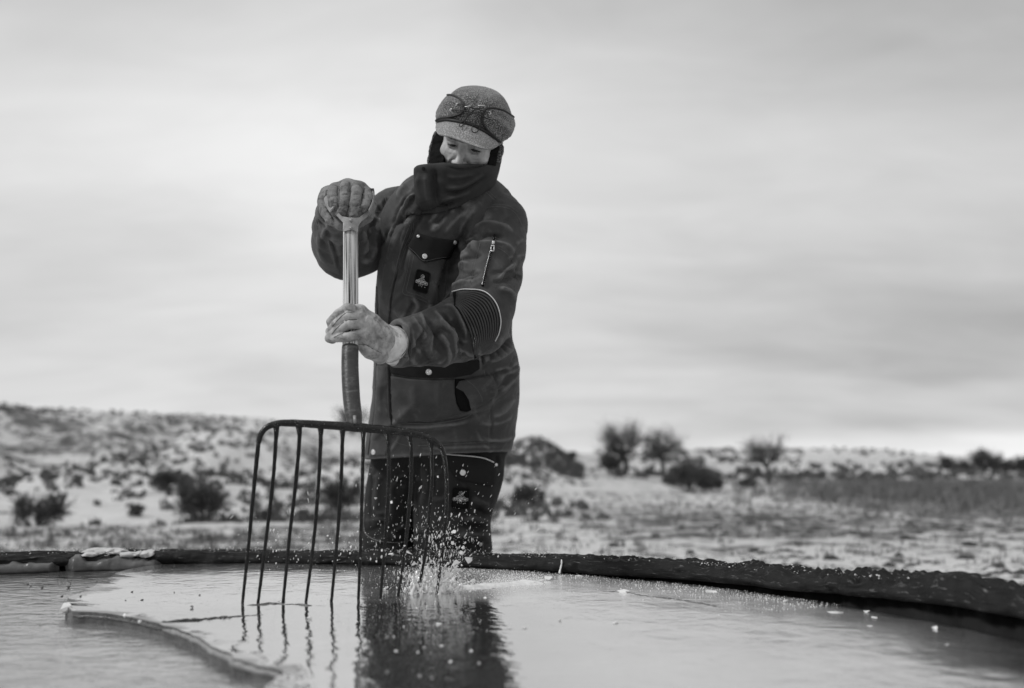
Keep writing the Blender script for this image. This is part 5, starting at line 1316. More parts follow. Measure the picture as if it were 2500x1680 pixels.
# elbow pad with ribs and pale piping
pad = [(1107, 720), (1108, 712), (1130, 709), (1155, 709), (1175, 713), (1192, 722), (1207, 740), (1216, 765), (1219, 790), (1214, 815), (1206, 833), (1192, 850), (1176, 863), (1158, 876), (1158, 852), (1154, 832), (1148, 815), (1136, 788), (1121, 758), (1109, 747)]
v, f = sL.patch(pad, 0.004, 0.009, 4); obj('elbow_pad', v, f, MBLACK, jacket)
sE = Surf((v, tri(f)))
outer = spline([(1109, 713), (1155, 711), (1190, 722), (1208, 744), (1217, 780), (1210, 825), (1180, 860), (1160, 873)], 40); innr = spline([(1109, 746), (1121, 758), (1136, 788), (1148, 815), (1154, 832), (1157, 850), (1158, 862), (1158, 870)], 40)
MRIB = material('ribbed_rubber', 0.026, 0.45, 0.2, 40, spec=0.4)
for i in range(12):
    a = (i + 0.5) / 12.0; pts = outer * (1 - a) + innr * a
    strip(sE, pts[1:-1], 0.0032, MRIB, 'rib', jacket, 0.001, 40, seg=6)
strip(sL, [(1106, 713), (1130, 708), (1155, 708), (1176, 711), (1193, 720), (1209, 739), (1218, 764), (1221, 790), (1216, 815), (1208, 832)], 0.0015, MPIPE, 'reflective_piping', jacket, 0.004, 60)
seam(sL, [(1075, 742), (1095, 712), (1107, 706)], r=0.001)
# lower pocket: dark band with snap, hand-warmer opening and turned flap
v, f = sJ.patch([(950, 893), (952, 906), (960, 913), (1000, 920), (1060, 923), (1110, 921), (1150, 914), (1170, 900), (1170, 880), (1150, 880), (1060, 888)], 0.005, 0.009, 4.5); obj('pocket_band', v, f, MJDARK, jacket)
s3 = Surf((v, tri(f))); snap(s3, 1047, 908, 7.6, jacket)
v, f = sJ.patch([(956, 918), (1000, 925), (1060, 928), (1110, 926), (1110, 960), (1114, 985), (1122, 1002), (1136, 1008), (1100, 1018), (1050, 1028), (1000, 1030), (966, 1028), (956, 1005)], 0.005, 0.009, 5); obj('hand_pocket', v, f, MJACK, jacket)
v, f = sJ.patch([(1111, 925), (1135, 925), (1148, 960), (1152, 1000), (1140, 1006), (1124, 1002), (1115, 985), (1110, 960)], 0.002, 0.006, 4); obj('pocket_opening', v, f, MBLACK, jacket)
v, f = sJ.patch([(1113, 945), (1122, 930), (1160, 922), (1198, 916), (1210, 935), (1213, 950), (1208, 966), (1180, 985), (1150, 1001), (1144, 975), (1132, 955)], 0.009, 0.012, 4.5, bulge=0.002); obj('pocket_flap', v, f, MJACK, jacket)
s4 = Surf((v, tri(f))); seam(s4, [(1135, 925), (1160, 945), (1176, 970), (1177, 982)], r=0.001)
snap(sC, 1034, 412, 4.5, jacket, MJDARK)
v, f = sJ.patch([(1004, 545), (985, 602), (971, 655), (956, 725), (951, 790), (951, 860), (927, 860), (925, 790), (929, 725), (937, 665), (950, 605), (968, 550)], 0.006, 0.010, 4.5, bulge=0.001); obj('placket', v, f, MJACK, jacket); sPl = Surf((v, tri(f)))
seam(sPl, [(1000, 550), (980, 604), (966, 657), (951, 725), (946, 790), (946, 855)], r=0.0011)
v, f = sJ.patch([(950, 893), (951, 945), (954, 1010), (958, 1045), (950, 1085), (944, 1112), (902, 1115), (910, 1060), (917, 1000), (920, 940), (921, 893)], 0.006, 0.010, 4.5, bulge=0.001); obj('placket', v, f, MJACK, jacket); sPl = Surf((v, tri(f)))
seam(sPl, [(945, 897), (946, 945), (949, 1010), (953, 1045), (945, 1085)], r=0.0011)
snap(sPl, 912, 1104, 6.6, jacket)
strip(sJ, [(921, 700), (921, 800), (919, 900), (915, 1000), (905, 1060), (899, 1110)], 0.003, MJACK, 'placket_edge', jacket, 0.0, 50)

# ------------------------------------------------------------------ trousers
TL = [row(1070, 1000, 1228, 3.03, 0.13), row(1105, 1002, 1230, 3.03, 0.13), row(1150, 1006, 1229, 3.025, 0.13), row(1195, 1010, 1221, 3.02, 0.125), row(1235, 1012, 1205, 3.02, 0.12), row(1270, 1013, 1193, 3.02, 0.115), row(1310, 1014, 1197, 3.03, 0.115), row(1350, 1014, 1200, 3.04, 0.11), row(1420, 1020, 1195, 3.06, 0.105), row(1560, 1030, 1180, 3.08, 0.10), row(1670, 1035, 1175, 3.10, 0.09)]
TR_ = [row(1070, 912, 1075, 3.10, 0.13), row(1105, 910, 1070, 3.10, 0.13), row(1150, 904, 1040, 3.10, 0.125), row(1195, 897, 1030, 3.10, 0.12), row(1250, 891, 1024, 3.10, 0.115), row(1300, 887, 1018, 3.10, 0.11), row(1350, 884, 1014, 3.10, 0.11), row(1420, 888, 1012, 3.11, 0.10), row(1560, 892, 1005, 3.12, 0.095), row(1670, 895, 1000, 3.13, 0.09)]
l1, h1 = bounds(TL); l2, h2 = bounds(TR_)
F3 = Field(np.minimum(l1, l2), np.maximum(h1, h2), 0.0052)
F3.loft(TL, 2.4); F3.loft(TR_, 2.4, 0.012)
hipR = [row(960, 930, 1240, 3.0, 0.13), row(1040, 925, 1230, 3.02, 0.14), row(1100, 915, 1230, 3.05, 0.13)]
F3.loft(hipR, 2.4, 0.03)
tv, tF = F3.mesh(2); tv = cloth(tv, tF, 0.003, 8, (1, 1, 0.7), 23)
tv = folds(tv, tF, creases(34, 895, 1130, 1210, 1340, 160, 35, 30, 80, 3.0, 4, 12, [(1085, 1105, 1215, 1245)]) + [([(1205, 1260), (1185, 1255), (1160, 1240)], -9, 6), ([(1195, 1275), (1170, 1270), (1140, 1262)], 8, 8), ([(1190, 1290), (1160, 1290), (1120, 1280)], -7, 6), ([(1195, 1235), (1170, 1225), (1150, 1215)], 6, 8), ([(1200, 1310), (1170, 1305), (1110, 1310)], 6, 8), ([(1030, 1130), (1040, 1180), (1030, 1240)], 7, 8), ([(1050, 1120), (1055, 1180), (1045, 1220)], -7, 6), ([(1220, 1110), (1226, 1150), (1220, 1190)], 5, 5), ([(1214, 1110), (1217, 1140)], -5, 4), ([(930, 1140), (920, 1200), (915, 1260)], 5, 9), ([(908, 1150), (902, 1220), (905, 1280)], -5, 5), ([(950, 1150), (955, 1220), (950, 1290)], 5, 9), ([(1010, 1160), (1012, 1220), (1016, 1290)], -8, 5), ([(1100, 1255), (1130, 1250), (1165, 1255)], -5, 6)])
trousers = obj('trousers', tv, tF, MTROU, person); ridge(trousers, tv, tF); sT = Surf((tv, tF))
v, f = sT.patch([(1087, 1108), (1120, 1110), (1160, 1113), (1185, 1118), (1207, 1128), (1207, 1160), (1205, 1184), (1193, 1187), (1157, 1177), (1120, 1171), (1109, 1162), (1097, 1138)], 0.010, 0.014, 4.5, bulge=0.001); obj('pocket_flap', v, f, MJDARK, trousers)
s5 = Surf((v, tri(f))); snap(s5, 1130, 1154, 7.2, trousers); snap(sT, 1206, 1135, 4, trousers, off=0.012)
strip(s5, [(1089, 1109), (1120, 1111.5), (1160, 1115), (1185, 1120), (1205, 1129)], 0.0018, MPIPE, 'reflective_piping', trousers, 0.002, 40)
emblem(sT, [(1105, 1190), (1147, 1192), (1144, 1243), (1101, 1240)], trousers, 'RefrigiWear')
MPIPE2 = material('dull_piping', 0.16, 0.5, 0.2, 60)
strip(sT, [(889, 1255), (888, 1285), (894, 1304), (913, 1317), (940, 1323), (970, 1325), (995, 1321), (1012, 1311)], 0.0012, MPIPE2, 'reflective_piping', trousers, 0.001, 60)
strip(sT, [(1012, 1337), (1028, 1343), (1065, 1346), (1120, 1348)], 0.0010, MPIPE2, 'reflective_piping', trousers, 0.001, 40)
strip(sT, [(1178, 1323), (1179, 1352)], 0.0011, MPIPE2, 'reflective_piping', trousers, 0.001, 20); snap(sT, 1173, 1329, 4.5, trousers)
# boots (behind the tank wall, they carry him)
for cx in ((TL[-1][0][0], 3.10), (TR_[-1][0][0], 3.13)):
    x, y = cx; Fb = Field([x - 0.1, y - 0.30, GZ - 0.02], [x + 0.1, y + 0.16, 0.16], 0.007)
    Fb.cone([x, y, 0.12], [x, y, GZ + 0.06], 0.062, 0.058); Fb.cone([x, y + 0.03, GZ + 0.055], [x - 0.01, y - 0.17, GZ + 0.045], 0.055, 0.045, 0.03); Fb.plane([x, y, GZ], [0, 0, -1])
    v, F = Fb.mesh(1); obj('boot', v, F, MBLACK, person)

# ------------------------------------------------------------------ head
HC = P(1132, 358, 2.575)       # between the eyes
YAW, PIT, ROLL = math.radians(-14), math.radians(28), math.radians(17)
Rh = np.array(Matrix.Rotation(YAW, 3, 'Z') @ Matrix.Rotation(PIT, 3, 'X') @ Matrix.Rotation(ROLL, 3, 'Y'))
H = lambda x, y, z: HC + Rh @ np.array([x, y, z], dtype=float)
allh = np.array([H(x, y, z) for x in (-.13, .13) for y in (-.06, .24) for z in (-.15, .18)])
Fh = Field(allh.min(0) - [0, 0, 0.12], allh.max(0), 0.0026)
hc = lambda a, b, r0, r1, k=0.0, op='add': Fh.cone(H(*a), H(*b), r0, r1, k, op)
he = lambda c, r, k=0.0, op='add': Fh.ell(H(*c), r, Rh, k, op)
he((0, .100, .045), (.077, .098, .088)); he((0, .060, -.035), (.066, .068, .080), .03); he((0, .030, -.095), (.032, .03, .026), .03)
he((0, .05, .0), (.066, .055, .06), .02)
for s in (-1, 1):
    he((s * .045, .026, -.028), (.022, .020, .016), .018); hc((s * .010, .001, .017), (s * .044, .012, .019), .010, .008, .012)
    he((s * .031, -.009, .000), (.019, .024, .0145), .008, 'sub')
    he((s * .032, .0175, -.001), (.0160, .0150, .0120), .003)
    hc((s * .020, .006, -.004), (s * .045, .010, -.005), .0022, .0018, .004, 'sub')
    hc((s * .017, .004, .008), (s * .047, .012, .007), .0018, .0018, .004, 'sub')          # line between the lids
    he((s * .0145, -.015, -.042), (.0085, .011, .0080), .003)
    hc((s * .016, -.010, -.034), (s * .032, .002, -.062), .0035, .0035, .008, 'sub')        # nose-to-mouth crease
    hc((s * .020, .004, -.015), (s * .044, .011, -.014), .002, .002, .006, 'sub')         # under the eye
    he((s * .074, .095, -.01), (.008, .018, .030), .006)
hc((0, .003, .010), (0, -.015, -.018), .0065, .0075, .008); hc((0, -.015, -.018), (0, -.031, -.040), .0082, .0118, .006)
for s in (-1, 1): Fh.ell(H(s * .006, -.020, -.049), (.0035, .005, .004), Rh, .003, 'sub')
hc((-.018, -.002, -.070), (.018, -.002, -.070), .007, .007, .006); hc((-.016, 0, -.079), (.016, 0, -.079), .007, .007, .004); hc((-.02, -.007, -.0745), (.02, -.007, -.0745), .0015, .0015, .003, 'sub')
hc((0, .085, -.05), (0, .11, -.15), .058, .062, .03)
for a, b in (((-.004, -.0045, .012), (-.006, -.003, .024)), ((.004, -.0045, .012), (.006, -.003, .024))): hc(a, b, .0012, .0012, .003, 'sub')
nk = P(1118, 470, 2.745); Fh.cone(H(0, .10, -.10), nk, .060, .066, .02)
hv, hF = Fh.mesh(1)
def hpx(pts): return [tuple(q) for q in proj(np.array([H(*p) for p in pts]))]
FOLD = 2.0
FW = []
for sd in (-1, 1):
    for k in range(3): FW.append((hpx([(sd * .047, .004, -.004 - .003 * k), (sd * .056, .014, -.001 - .007 * k)]), -0.8, 1.6))
    FW.append((hpx([(sd * .019, -.004, -.013), (sd * .030, -.004, -.019), (sd * .043, .002, -.016)]), -1.2, 2.0))
    FW.append((hpx([(sd * .023, -.004, -.022), (sd * .036, -.004, -.028), (sd * .050, .006, -.024)]), -0.9, 2.4))
    FW.append((hpx([(sd * .017, -.012, -.033), (sd * .027, -.008, -.047), (sd * .034, -.002, -.064)]), -2.2, 3.0)); FW.append((hpx([(sd * .024, -.012, -.033), (sd * .035, -.006, -.046)]), 1.8, 6))
hv = folds(hv, hF, FW); hv = hv + normals(hv, hF) * (fbm(hv, 240, 3, 0.6, 4) * 0.0004)[:, None]
FOLD = 2.1
head = obj('body', hv, hF, MSKIN, person)
tagl = head
MLASH = material('eyelash', 0.012, 0.7, 0.2, 50); MEYE = material('eye', 0.06, 0.15, 0.3, 100, spec=0.6); MBROW = material('eyebrow_hair', 0.035, 0.9, 0.4, 200)
for s in (-1, 1):
    v, f = tube(spline([H(s * .0195, .0040, -.0045), H(s * .026, .0012, -.0030), H(s * .034, .0010, -.0032), H(s * .041, .0042, -.0048), H(s * .0455, .0085, -.0062)], 16), np.interp(np.linspace(0, 1, 16), [0, .3, .8, 1], [.0008, .0019, .0018, .0006]), 6); obj('eyelashes', v, f, MLASH, head)
    v, f = tube(spline([H(s * .0235, .0025, -.0055), H(s * .031, .0018, -.0062), H(s * .0385, .0045, -.0070)], 12), np.interp(np.linspace(0, 1, 12), [0, .5, 1], [.0010, .0032, .0012]), 8, flat=.8); obj('eye', v, f, MEYE, head)
    eb = MB(); r_ = np.random.default_rng(int(s + 4))
    for i in range(60):
        t = r_.random(); p = H(s * (.012 + .034 * t), -.008 + .018 * t * t, .020 + .004 * math.sin(t * 2.6) + r_.normal(0, .0016)); d = Rh @ np.array([s * .006, -.001, .0015 - .003 * t])
        eb.add(*tube(np.array([p, p + d]), [.0005, .0002], 3, cap=False))
    eb.obj('eyebrow', MBROW, head)

# ------------------------------------------------------------------ cap
CC = (0, .092, .048)
Fc = Field(allh.min(0) - 0.03, allh.max(0) + 0.05, 0.003)
Fc.ell(H(*CC), (.098, .118, .104), Rh); Fc.ell(H(0, .095, .03), (.104, .119, .085), Rh, .02)
Fc.plane(H(0, .09, .1465), Rh @ np.array([0, 0, 1.0]), k=.02)
Fc.ell(H(0, .092, .046), (.089, .107, .088), Rh, 0, 'sub')
cp = H(0, .0, .022); cn = Rh @ np.array([0, 0.28, -1.0]); Fc.plane(cp, cn)
kv, kF = Fc.mesh(2); kv = cloth(kv, kF, 0.0012, 18, (1, 1, 1), 31)
kv = folds(kv, kF, [([(1160, 262), (1170, 235), (1172, 210)], -2, 3), ([(1215, 300), (1235, 320), (1245, 330)], 3, 6), ([(1080, 262), (1105, 256), (1125, 258)], 3, 5)])
cap = obj('cap', kv, kF, MWOOL, person); sK = Surf((kv, kF))
# ear band in two wings, laced together at the front
wl = [(1064, 275), (1069, 262), (1078, 245), (1088, 236), (1104, 236), (1120, 242), (1130, 254), (1133, 265), (1128, 275), (1118, 282), (1100, 287), (1080, 289), (1068, 294)]
wr = [(1187, 268), (1204, 267), (1226, 272), (1245, 281), (1256, 292), (1256, 310), (1250, 330), (1240, 350), (1228, 352), (1212, 340), (1196, 325), (1184, 312), (1177, 296), (1178, 280)]
WF = [([(1072, 268), (1095, 262), (1125, 262)], 2.5, 4), ([(1070, 280), (1095, 275), (1120, 275)], -2, 3.5), ([(1190, 285), (1215, 298), (1245, 330)], 3, 5), ([(1185, 275), (1215, 282), (1250, 300)], -2, 4), ([(1195, 305), (1215, 320), (1235, 340)], -2, 4)]
for w_ in (wl, wr):
    v, f = sK.patch(w_, 0.0055, 0.010, 3.0, bulge=0.004); v = folds(v, tri(f), WF); obj('ear_band', v, f, MWOOL, cap)
MPB = material('black_binding', 0.010, 0.6, 0.2, 60)
strip(sK, [(1086, 237), (1104, 235), (1121, 242), (1131, 254), (1134, 266), (1128, 277), (1116, 283), (1098, 287), (1078, 290), (1068, 296)], 0.0029, MPB, 'band_binding', cap, 0.0065, 60)
strip(sK, [(1250, 287), (1228, 272), (1204, 266), (1186, 267), (1178, 279), (1177, 296), (1185, 313), (1198, 327), (1214, 341), (1229, 351)], 0.0029, MPB, 'band_binding', cap, 0.0065, 60)
strip(sK, [(1068, 295), (1090, 292), (1120, 297), (1150, 304), (1180, 318), (1205, 335), (1226, 350)], 0.0050, MPB, 'band_binding', cap, 0.002, 50)
for (x, y) in [(1118, 257), (1105, 271), (1193, 278), (1194, 294)]:
    h = sK.hit(x, y)
    if h:
        p, n, d = h; n = n * .7 - d * .3; n /= np.linalg.norm(n); c = p + n * 0.0085; u = np.cross(n, [0, 0, 1.]); u /= np.linalg.norm(u); w_ = np.cross(n, u); a = np.linspace(0, 6.2832, 17)
        v, f = tube(c + 0.0033 * (np.cos(a)[:, None] * u + np.sin(a)[:, None] * w_), 0.0010, 6, cap=False); obj('eyelet', v, f, MSNAP, cap)
# visor
top = spline([(1066, 298), (1090, 293), (1120, 298), (1150, 305), (1180, 319), (1205, 336), (1227, 352)], 40); bot = spline([(1063, 312), (1068, 327), (1085, 331), (1107, 336), (1144, 350), (1175, 361), (1197, 364), (1213, 359), (1224, 348)], 40)
V = []
for i in range(40):
    a = i / 39; s = math.sin(math.pi * (0.08 + 0.84 * a))
    h = sK.hit(*top[i]); D0 = h[0][1] if h else 2.60
    for j in range(9):
        b = j / 8; q = top[i] * (1 - b) + bot[i] * b
        D = D0 + 0.004 - 0.052 * s ** 0.8 * b ** 0.9
        p = P(q[0], q[1], D); p[2] += 0.006 * math.sin(math.pi * b) * s; V.append(p)
V = np.array(V); D0s = V.reshape(40, 9, 3)
D0s[1:-1] = (D0s[:-2] + 2 * D0s[1:-1] + D0s[2:]) / 4
V = D0s.reshape(-1, 3); n = len(V)
F = [(i * 9 + j, i * 9 + j + 1, (i + 1) * 9 + j + 1, (i + 1) * 9 + j) for i in range(39) for j in range(8)]
nn = normals(V, np.array(F)); nn = np.where((nn * (CAM - V)).sum(1)[:, None] > 0, nn, -nn)
V2 = np.vstack([V, V - nn * 0.0035 + [0, 0.001, 0]]); F2_ = F + [tuple(n + q for q in f[::-1]) for f in F]
bd = [j for j in range(9)] + [i * 9 + 8 for i in range(1, 40)] + [39 * 9 + j for j in range(7, -1, -1)] + [i * 9 for i in range(38, 0, -1)]
F2_ += [(bd[i], bd[(i + 1) % len(bd)], n + bd[(i + 1) % len(bd)], n + bd[i]) for i in range(len(bd))]
obj('visor', V2, F2_, MWOOL2, cap); sV = Surf((kv, kF), (V, np.array(F)))
MLACE = material('lace', 0.010, 0.6, 0.2, 60)
for pts in ([(1118, 257), (1135, 260), (1158, 268), (1180, 274), (1193, 278)], [(1105, 271), (1130, 272), (1160, 279), (1180, 288), (1194, 294)], [(1148, 265), (1140, 285), (1134, 305), (1124, 315), (1122, 309), (1132, 297), (1145, 282), (1160, 268)],
            [(1160, 268), (1172, 272), (1173, 295), (1168, 318), (1158, 328), (1150, 322), (1153, 310), (1162, 304)], [(1146, 264), (1156, 268), (1168, 268), (1178, 266)]):
    strip(sK if len(pts) < 7 else sV, pts, 0.0014, MLACE, 'lace', cap, 0.013 if len(pts) < 7 else 0.008, 60)
for (x0, y0, x1, y1) in ((1136, 265, 1149, 263), (1166, 262, 1181, 261)):
    p = [sK.pt(x0, y0, 0.015), sK.pt(x1, y1, 0.015)]
    if p[0] is not None and p[1] is not None: v, f = tube(np.array(p), 0.0012, 6); obj('lace_tip', v, f, MSNAP, cap)
# ear flaps hanging beside the face
def flap(poly, D, th, mat, name, R=0.0):
    s = np.asarray(poly, dtype=float)
    gx, gy = np.meshgrid(np.arange(s[:, 0].min() - 12, s[:, 0].max() + 13, 4), np.arange(s[:, 1].min() - 12, s[:, 1].max() + 13, 4)); cx = s[:, 0].mean()
    pv = np.array([P(a, b, D + R * (a - cx)) for a, b in zip(gx.ravel(), gy.ravel())]); ny, nx = gx.shape
    i = np.arange(ny - 1)[:, None] * nx; j = np.arange(nx - 1)[None, :]; G = np.stack([i + j, i + j + 1, i + nx + j + 1, i + nx + j], -1).reshape(-1, 4)
    v, f = Surf((pv, G)).patch(poly, 0, th, 3.0); v = v + fbm(v, 60, 3, 0.6, 3)[:, None] * 0.003; return obj(name, v, f, mat, cap)
flap([(1064, 322), (1086, 332), (1086, 350), (1084, 380), (1086, 408), (1050, 408), (1048, 380), (1054, 352), (1058, 338)], 2.615, 0.02, MFLEECE, 'ear_flap', -0.0006)
flap([(1066, 318), (1060, 322), (1054, 340), (1047, 362), (1044, 385), (1043, 408), (1050, 410), (1051, 385), (1056, 360), (1062, 342), (1068, 326)], 2.64, 0.03, MWOOL, 'ear_flap')
flap([(1208, 352), (1196, 372), (1192, 402), (1211, 402), (1215, 375), (1220, 357)], 2.60, 0.02, MFLEECE, 'ear_flap')
flap([(1219, 354), (1214, 375), (1211, 395), (1222, 392), (1229, 372), (1231, 358), (1226, 348)], 2.615, 0.03, MWOOL, 'ear_flap')

# ------------------------------------------------------------------ gloves
def gl(pts): return [(P(x, y, D), r) for x, y, D, r in pts]
def chain(Fd, pts, k, op='add'):
    q = gl(pts)
    for (a, ra), (b, rb) in zip(q[:-1], q[1:]): Fd.cone(a, b, ra, rb, k, op)
# his left hand round the shaft
lo = np.minimum(P(775, 915, 2.16), P(775, 915, 2.5)); hi_ = np.maximum(P(1000, 720, 2.16), P(1000, 720, 2.5))
G = Field(np.array([lo[0], 2.16, lo[2]]), np.array([hi_[0], 2.50, hi_[2]]), 0.0019)
HD = lambda pts, k=0.055: [(x, y, D - k, r) for x, y, D, r in pts]
K = 0.0018
chain(G, HD([(872, 756, 2.318, .0108), (848, 752, 2.297, .0106), (826, 766, 2.296, .0104), (808, 786, 2.322, .0102), (812, 796, 2.352, .011)]), K)
chain(G, HD([(876, 772, 2.310, .0110), (848, 771, 2.291, .0106), (822, 790, 2.294, .0104), (806, 810, 2.322, .0102), (812, 816, 2.352, .011)]), K)
chain(G, HD([(880, 793, 2.306, .0110), (850, 793, 2.289, .0106), (823, 808, 2.293, .0103), (805, 825, 2.320, .0110), (812, 828, 2.350, .011)]), K)
chain(G, HD([(884, 816, 2.304, .0116), (856, 822, 2.287, .0106), (832, 824, 2.289, .0103), (818, 825, 2.305, .0106)]), K)
for a in ((876, 764, 2.330), (880, 785, 2.322), (886, 806, 2.320)): G.ell(P(a[0], a[1], a[2] - .055), .016, None, .012)
chain(G, HD([(880, 768, 2.330, .020), (905, 790, 2.345, .022), (930, 812, 2.375, .026)]), .012)
chain(G, HD([(882, 798, 2.325, .020), (908, 815, 2.340, .024), (935, 832, 2.375, .028)]), .014)
chain(G, HD([(878, 832, 2.325, .016), (905, 852, 2.340, .020), (928, 868, 2.37, .020)]), .014)
chain(G, HD([(895, 800, 2.36, .017), (872, 775, 2.375, .013), (845, 768, 2.372, .012), (830, 780, 2.362, .0115)]), .006)        # thumb behind the shaft
gv, gF = G.mesh(1)
gv = folds(gv, gF, [([(905, 858), (912, 845), (918, 832)], -2, 3), ([(895, 850), (902, 838), (905, 828)], -1.5, 3), ([(915, 872), (925, 858), (930, 848)], -2.5, 3), ([(873, 842), (893, 843), (912, 852), (930, 862)], -1.8, 1.8), ([(893, 770), (905, 790), (900, 815)], 1.5, 7), ([(880, 765), (895, 775)], -1, 4), ([(910, 800), (925, 835), (938, 860)], -2, 4)])
gv = folds(gv, gF, creases(30, 868, 745, 945, 875, 60, 40, 12, 34, 1.0, 1.9, 21) + creases(22, 805, 748, 880, 830, 60, 25, 8, 18, 0.8, 1.8, 22))
gv = cloth(gv, gF, 0.0007, 40, (1, 1, 1), 5)
glove = obj('glove', gv, gF, MLEATH, person)
sG = Surf((gv, gF))
for pts in ([(866, 762), (845, 764), (826, 780), (812, 797)], [(871, 780), (846, 783), (825, 799), (810, 816)], [(880, 803), (852, 808), (832, 816), (815, 824)]): strip(sG, pts, 0.0009, MCLOD, 'finger_seam', glove, 0.0, 24)
strip(sG, [(873, 841), (893, 842), (912, 853), (932, 862)], 0.0006, MCLOD, 'finger_seam', glove, 0.0, 24)
# flared gauntlet cuff
def gauntlet(c0, c1, r0, r1, th, n_out, wave, mat, parent, tongue=None):
    ax = c1 - c0; ax /= np.linalg.norm(ax); u = np.cross(ax, [0, 0, 1.0]); u /= np.linalg.norm(u); w_ = np.cross(u, ax)
    V = []; na, nl = 48, 12
    for i in range(nl):
        t = i / (nl - 1)
        for j in range(na):
            a = 2 * math.pi * j / na; e = 1 + wave * math.sin(3 * a + 1.0) * t
            r = (r0 + (r1 - r0) * t ** 0.8) * e
            V.append(c0 + (c1 - c0) * (t * (1 + (0.25 * (math.cos(a - tongue) > 0.6) * (math.cos(a - tongue) - .6) / .4 if tongue is not None else 0))) + r * (math.cos(a) * u * 0.82 + math.sin(a) * w_))
    V = np.array(V); n = len(V); c = np.repeat(np.array([c0 + (c1 - c0) * i / (nl - 1) for i in range(nl)]), na, 0)
    V = V + fbm(V, 45, 3, 0.6, 6)[:, None] * 0.004 * (V - c) / np.linalg.norm(V - c, axis=1)[:, None]
    inn = c + (V - c) * (1 - th / np.linalg.norm(V - c, axis=1))[:, None]
    f = [(i * na + j, i * na + (j + 1) % na, (i + 1) * na + (j + 1) % na, (i + 1) * na + j) for i in range(nl - 1) for j in range(na)]
    f2 = [tuple(n + q for q in g[::-1]) for g in f]; rimf = [((nl - 1) * na + j, (nl - 1) * na + (j + 1) % na, n + (nl - 1) * na + (j + 1) % na, n + (nl - 1) * na + j) for j in range(na)]
    return obj('gauntlet', np.vstack([V, inn]), f + f2 + rimf, mat, parent)
gauntlet(P(916, 822, 2.305), P(958, 842, 2.385), .034, .046, .0035, 0, .05, MCUFF, glove, 4.4)
for t_ in (0.93,): 
    cc_ = P(916, 822, 2.305) + (P(958, 842, 2.385) - P(916, 822, 2.305)) * t_; cuff_ring(cc_, P(958, 842, 2.385) - P(916, 822, 2.305), 0.0445, 0.0012, MLEATH, 'cuff_hem', glove)
# his right hand over the grip
lo = np.minimum.reduce([P(770, 575, 2.30), P(770, 575, 2.56)]); hi_ = np.maximum.reduce([P(935, 430, 2.30), P(935, 430, 2.56)])
G2 = Field([lo[0], 2.28, lo[2]], [hi_[0], 2.56, hi_[2]], 0.0019)
chain(G2, [(816, 462, 2.385, .0135), (813, 474, 2.352, .0140), (815, 498, 2.336, .0130), (819, 515, 2.345, .0115), (822, 520, 2.372, .0110)], K)
chain(G2, [(842, 455, 2.380, .0140), (841, 468, 2.346, .0142), (840, 498, 2.331, .0132), (838, 522, 2.338, .0122), (838, 530, 2.368, .0112)], K)
chain(G2, [(869, 456, 2.380, .0140), (870, 470, 2.346, .0142), (866, 498, 2.331, .0132), (862, 522, 2.338, .0122), (861, 530, 2.368, .0112)], K)
chain(G2, [(896, 470, 2.385, .0130), (897, 482, 2.354, .0130), (891, 503, 2.340, .0118), (882, 518, 2.348, .0110), (880, 522, 2.372, .0105)], K)
chain(G2, [(822, 464, 2.395, .018), (850, 457, 2.395, .019), (878, 462, 2.395, .018), (895, 474, 2.398, .015)], .010)
chain(G2, [(826, 476, 2.43, .024), (850, 470, 2.44, .027), (880, 478, 2.43, .024)], .012)
chain(G2, [(845, 490, 2.45, .036), (832, 512, 2.52, .036)], .02)
chain(G2, [(788, 490, 2.415, .013), (795, 515, 2.392, .0145), (810, 536, 2.378, .0145), (832, 549, 2.366, .0135), (848, 553, 2.362, .011)], .004)      # thumb underneath
chain(G2, [(800, 490, 2.45, .022), (803, 516, 2.42, .018), (815, 530, 2.40, .015)], .010)
chain(G2, [(905, 500, 2.42, .015), (897, 530, 2.40, .013), (882, 545, 2.39, .010)], .006)
g2v, g2F = G2.mesh(1)
g2v = folds(g2v, g2F, [([(803, 500), (806, 520), (815, 540)], -2.5, 2.5), ([(795, 495), (800, 525), (812, 545)], 1.5, 3), ([(812, 498), (822, 505), (828, 518), (825, 526)], 2.5, 3), ([(815, 510), (820, 518)], -2, 3), ([(896, 500), (880, 506), (870, 516), (872, 528), (884, 530)], 2.5, 3), ([(892, 510), (882, 514), (884, 522), (893, 522)], -2.5, 2.5), ([(830, 452), (850, 447), (872, 449)], 1.5, 6), ([(888, 525), (880, 532)], -2, 2), ([(806, 480), (815, 478), (824, 480)], -1.5, 1.5), ([(834, 476), (842, 474), (851, 476)], -1.5, 1.5), ([(862, 476), (870, 474), (879, 477)], -1.5, 1.5), ([(833, 505), (841, 503), (848, 505)], -1.2, 1.5), ([(859, 505), (866, 503), (873, 505)], -1.2, 1.5)])
g2v = folds(g2v, g2F, creases(36, 800, 450, 905, 535, 10, 35, 8, 22, 0.9, 1.9, 23) + creases(14, 780, 485, 815, 550, 60, 20, 14, 34, 1.4, 2.2, 24))
g2v = cloth(g2v, g2F, 0.0007, 40, (1, 1, 1), 15)
glove2 = obj('glove', g2v, g2F, MLEATH2, person); sG2 = Surf((g2v, g2F))
for pts in ([(829, 456), (828, 475), (827, 505)], [(858, 452), (856, 475), (852, 500), (844, 530)], [(890, 460), (885, 480), (878, 508)]): strip(sG2, pts, 0.0010, MCLOD, 'finger_seam', glove2, 0.0, 24)
gauntlet(P(832, 500, 2.44), P(813, 502, 2.545), .040, .053, .0035, 0, .06, MLEATH2, glove2)
MFROST.node_tree.nodes['Color Ramp'].color_ramp.elements[0].color = (.62, .62, .62, 1); MFROST.node_tree.nodes['Color Ramp'].color_ramp.elements[1].color = (.86, .86, .86, 1)
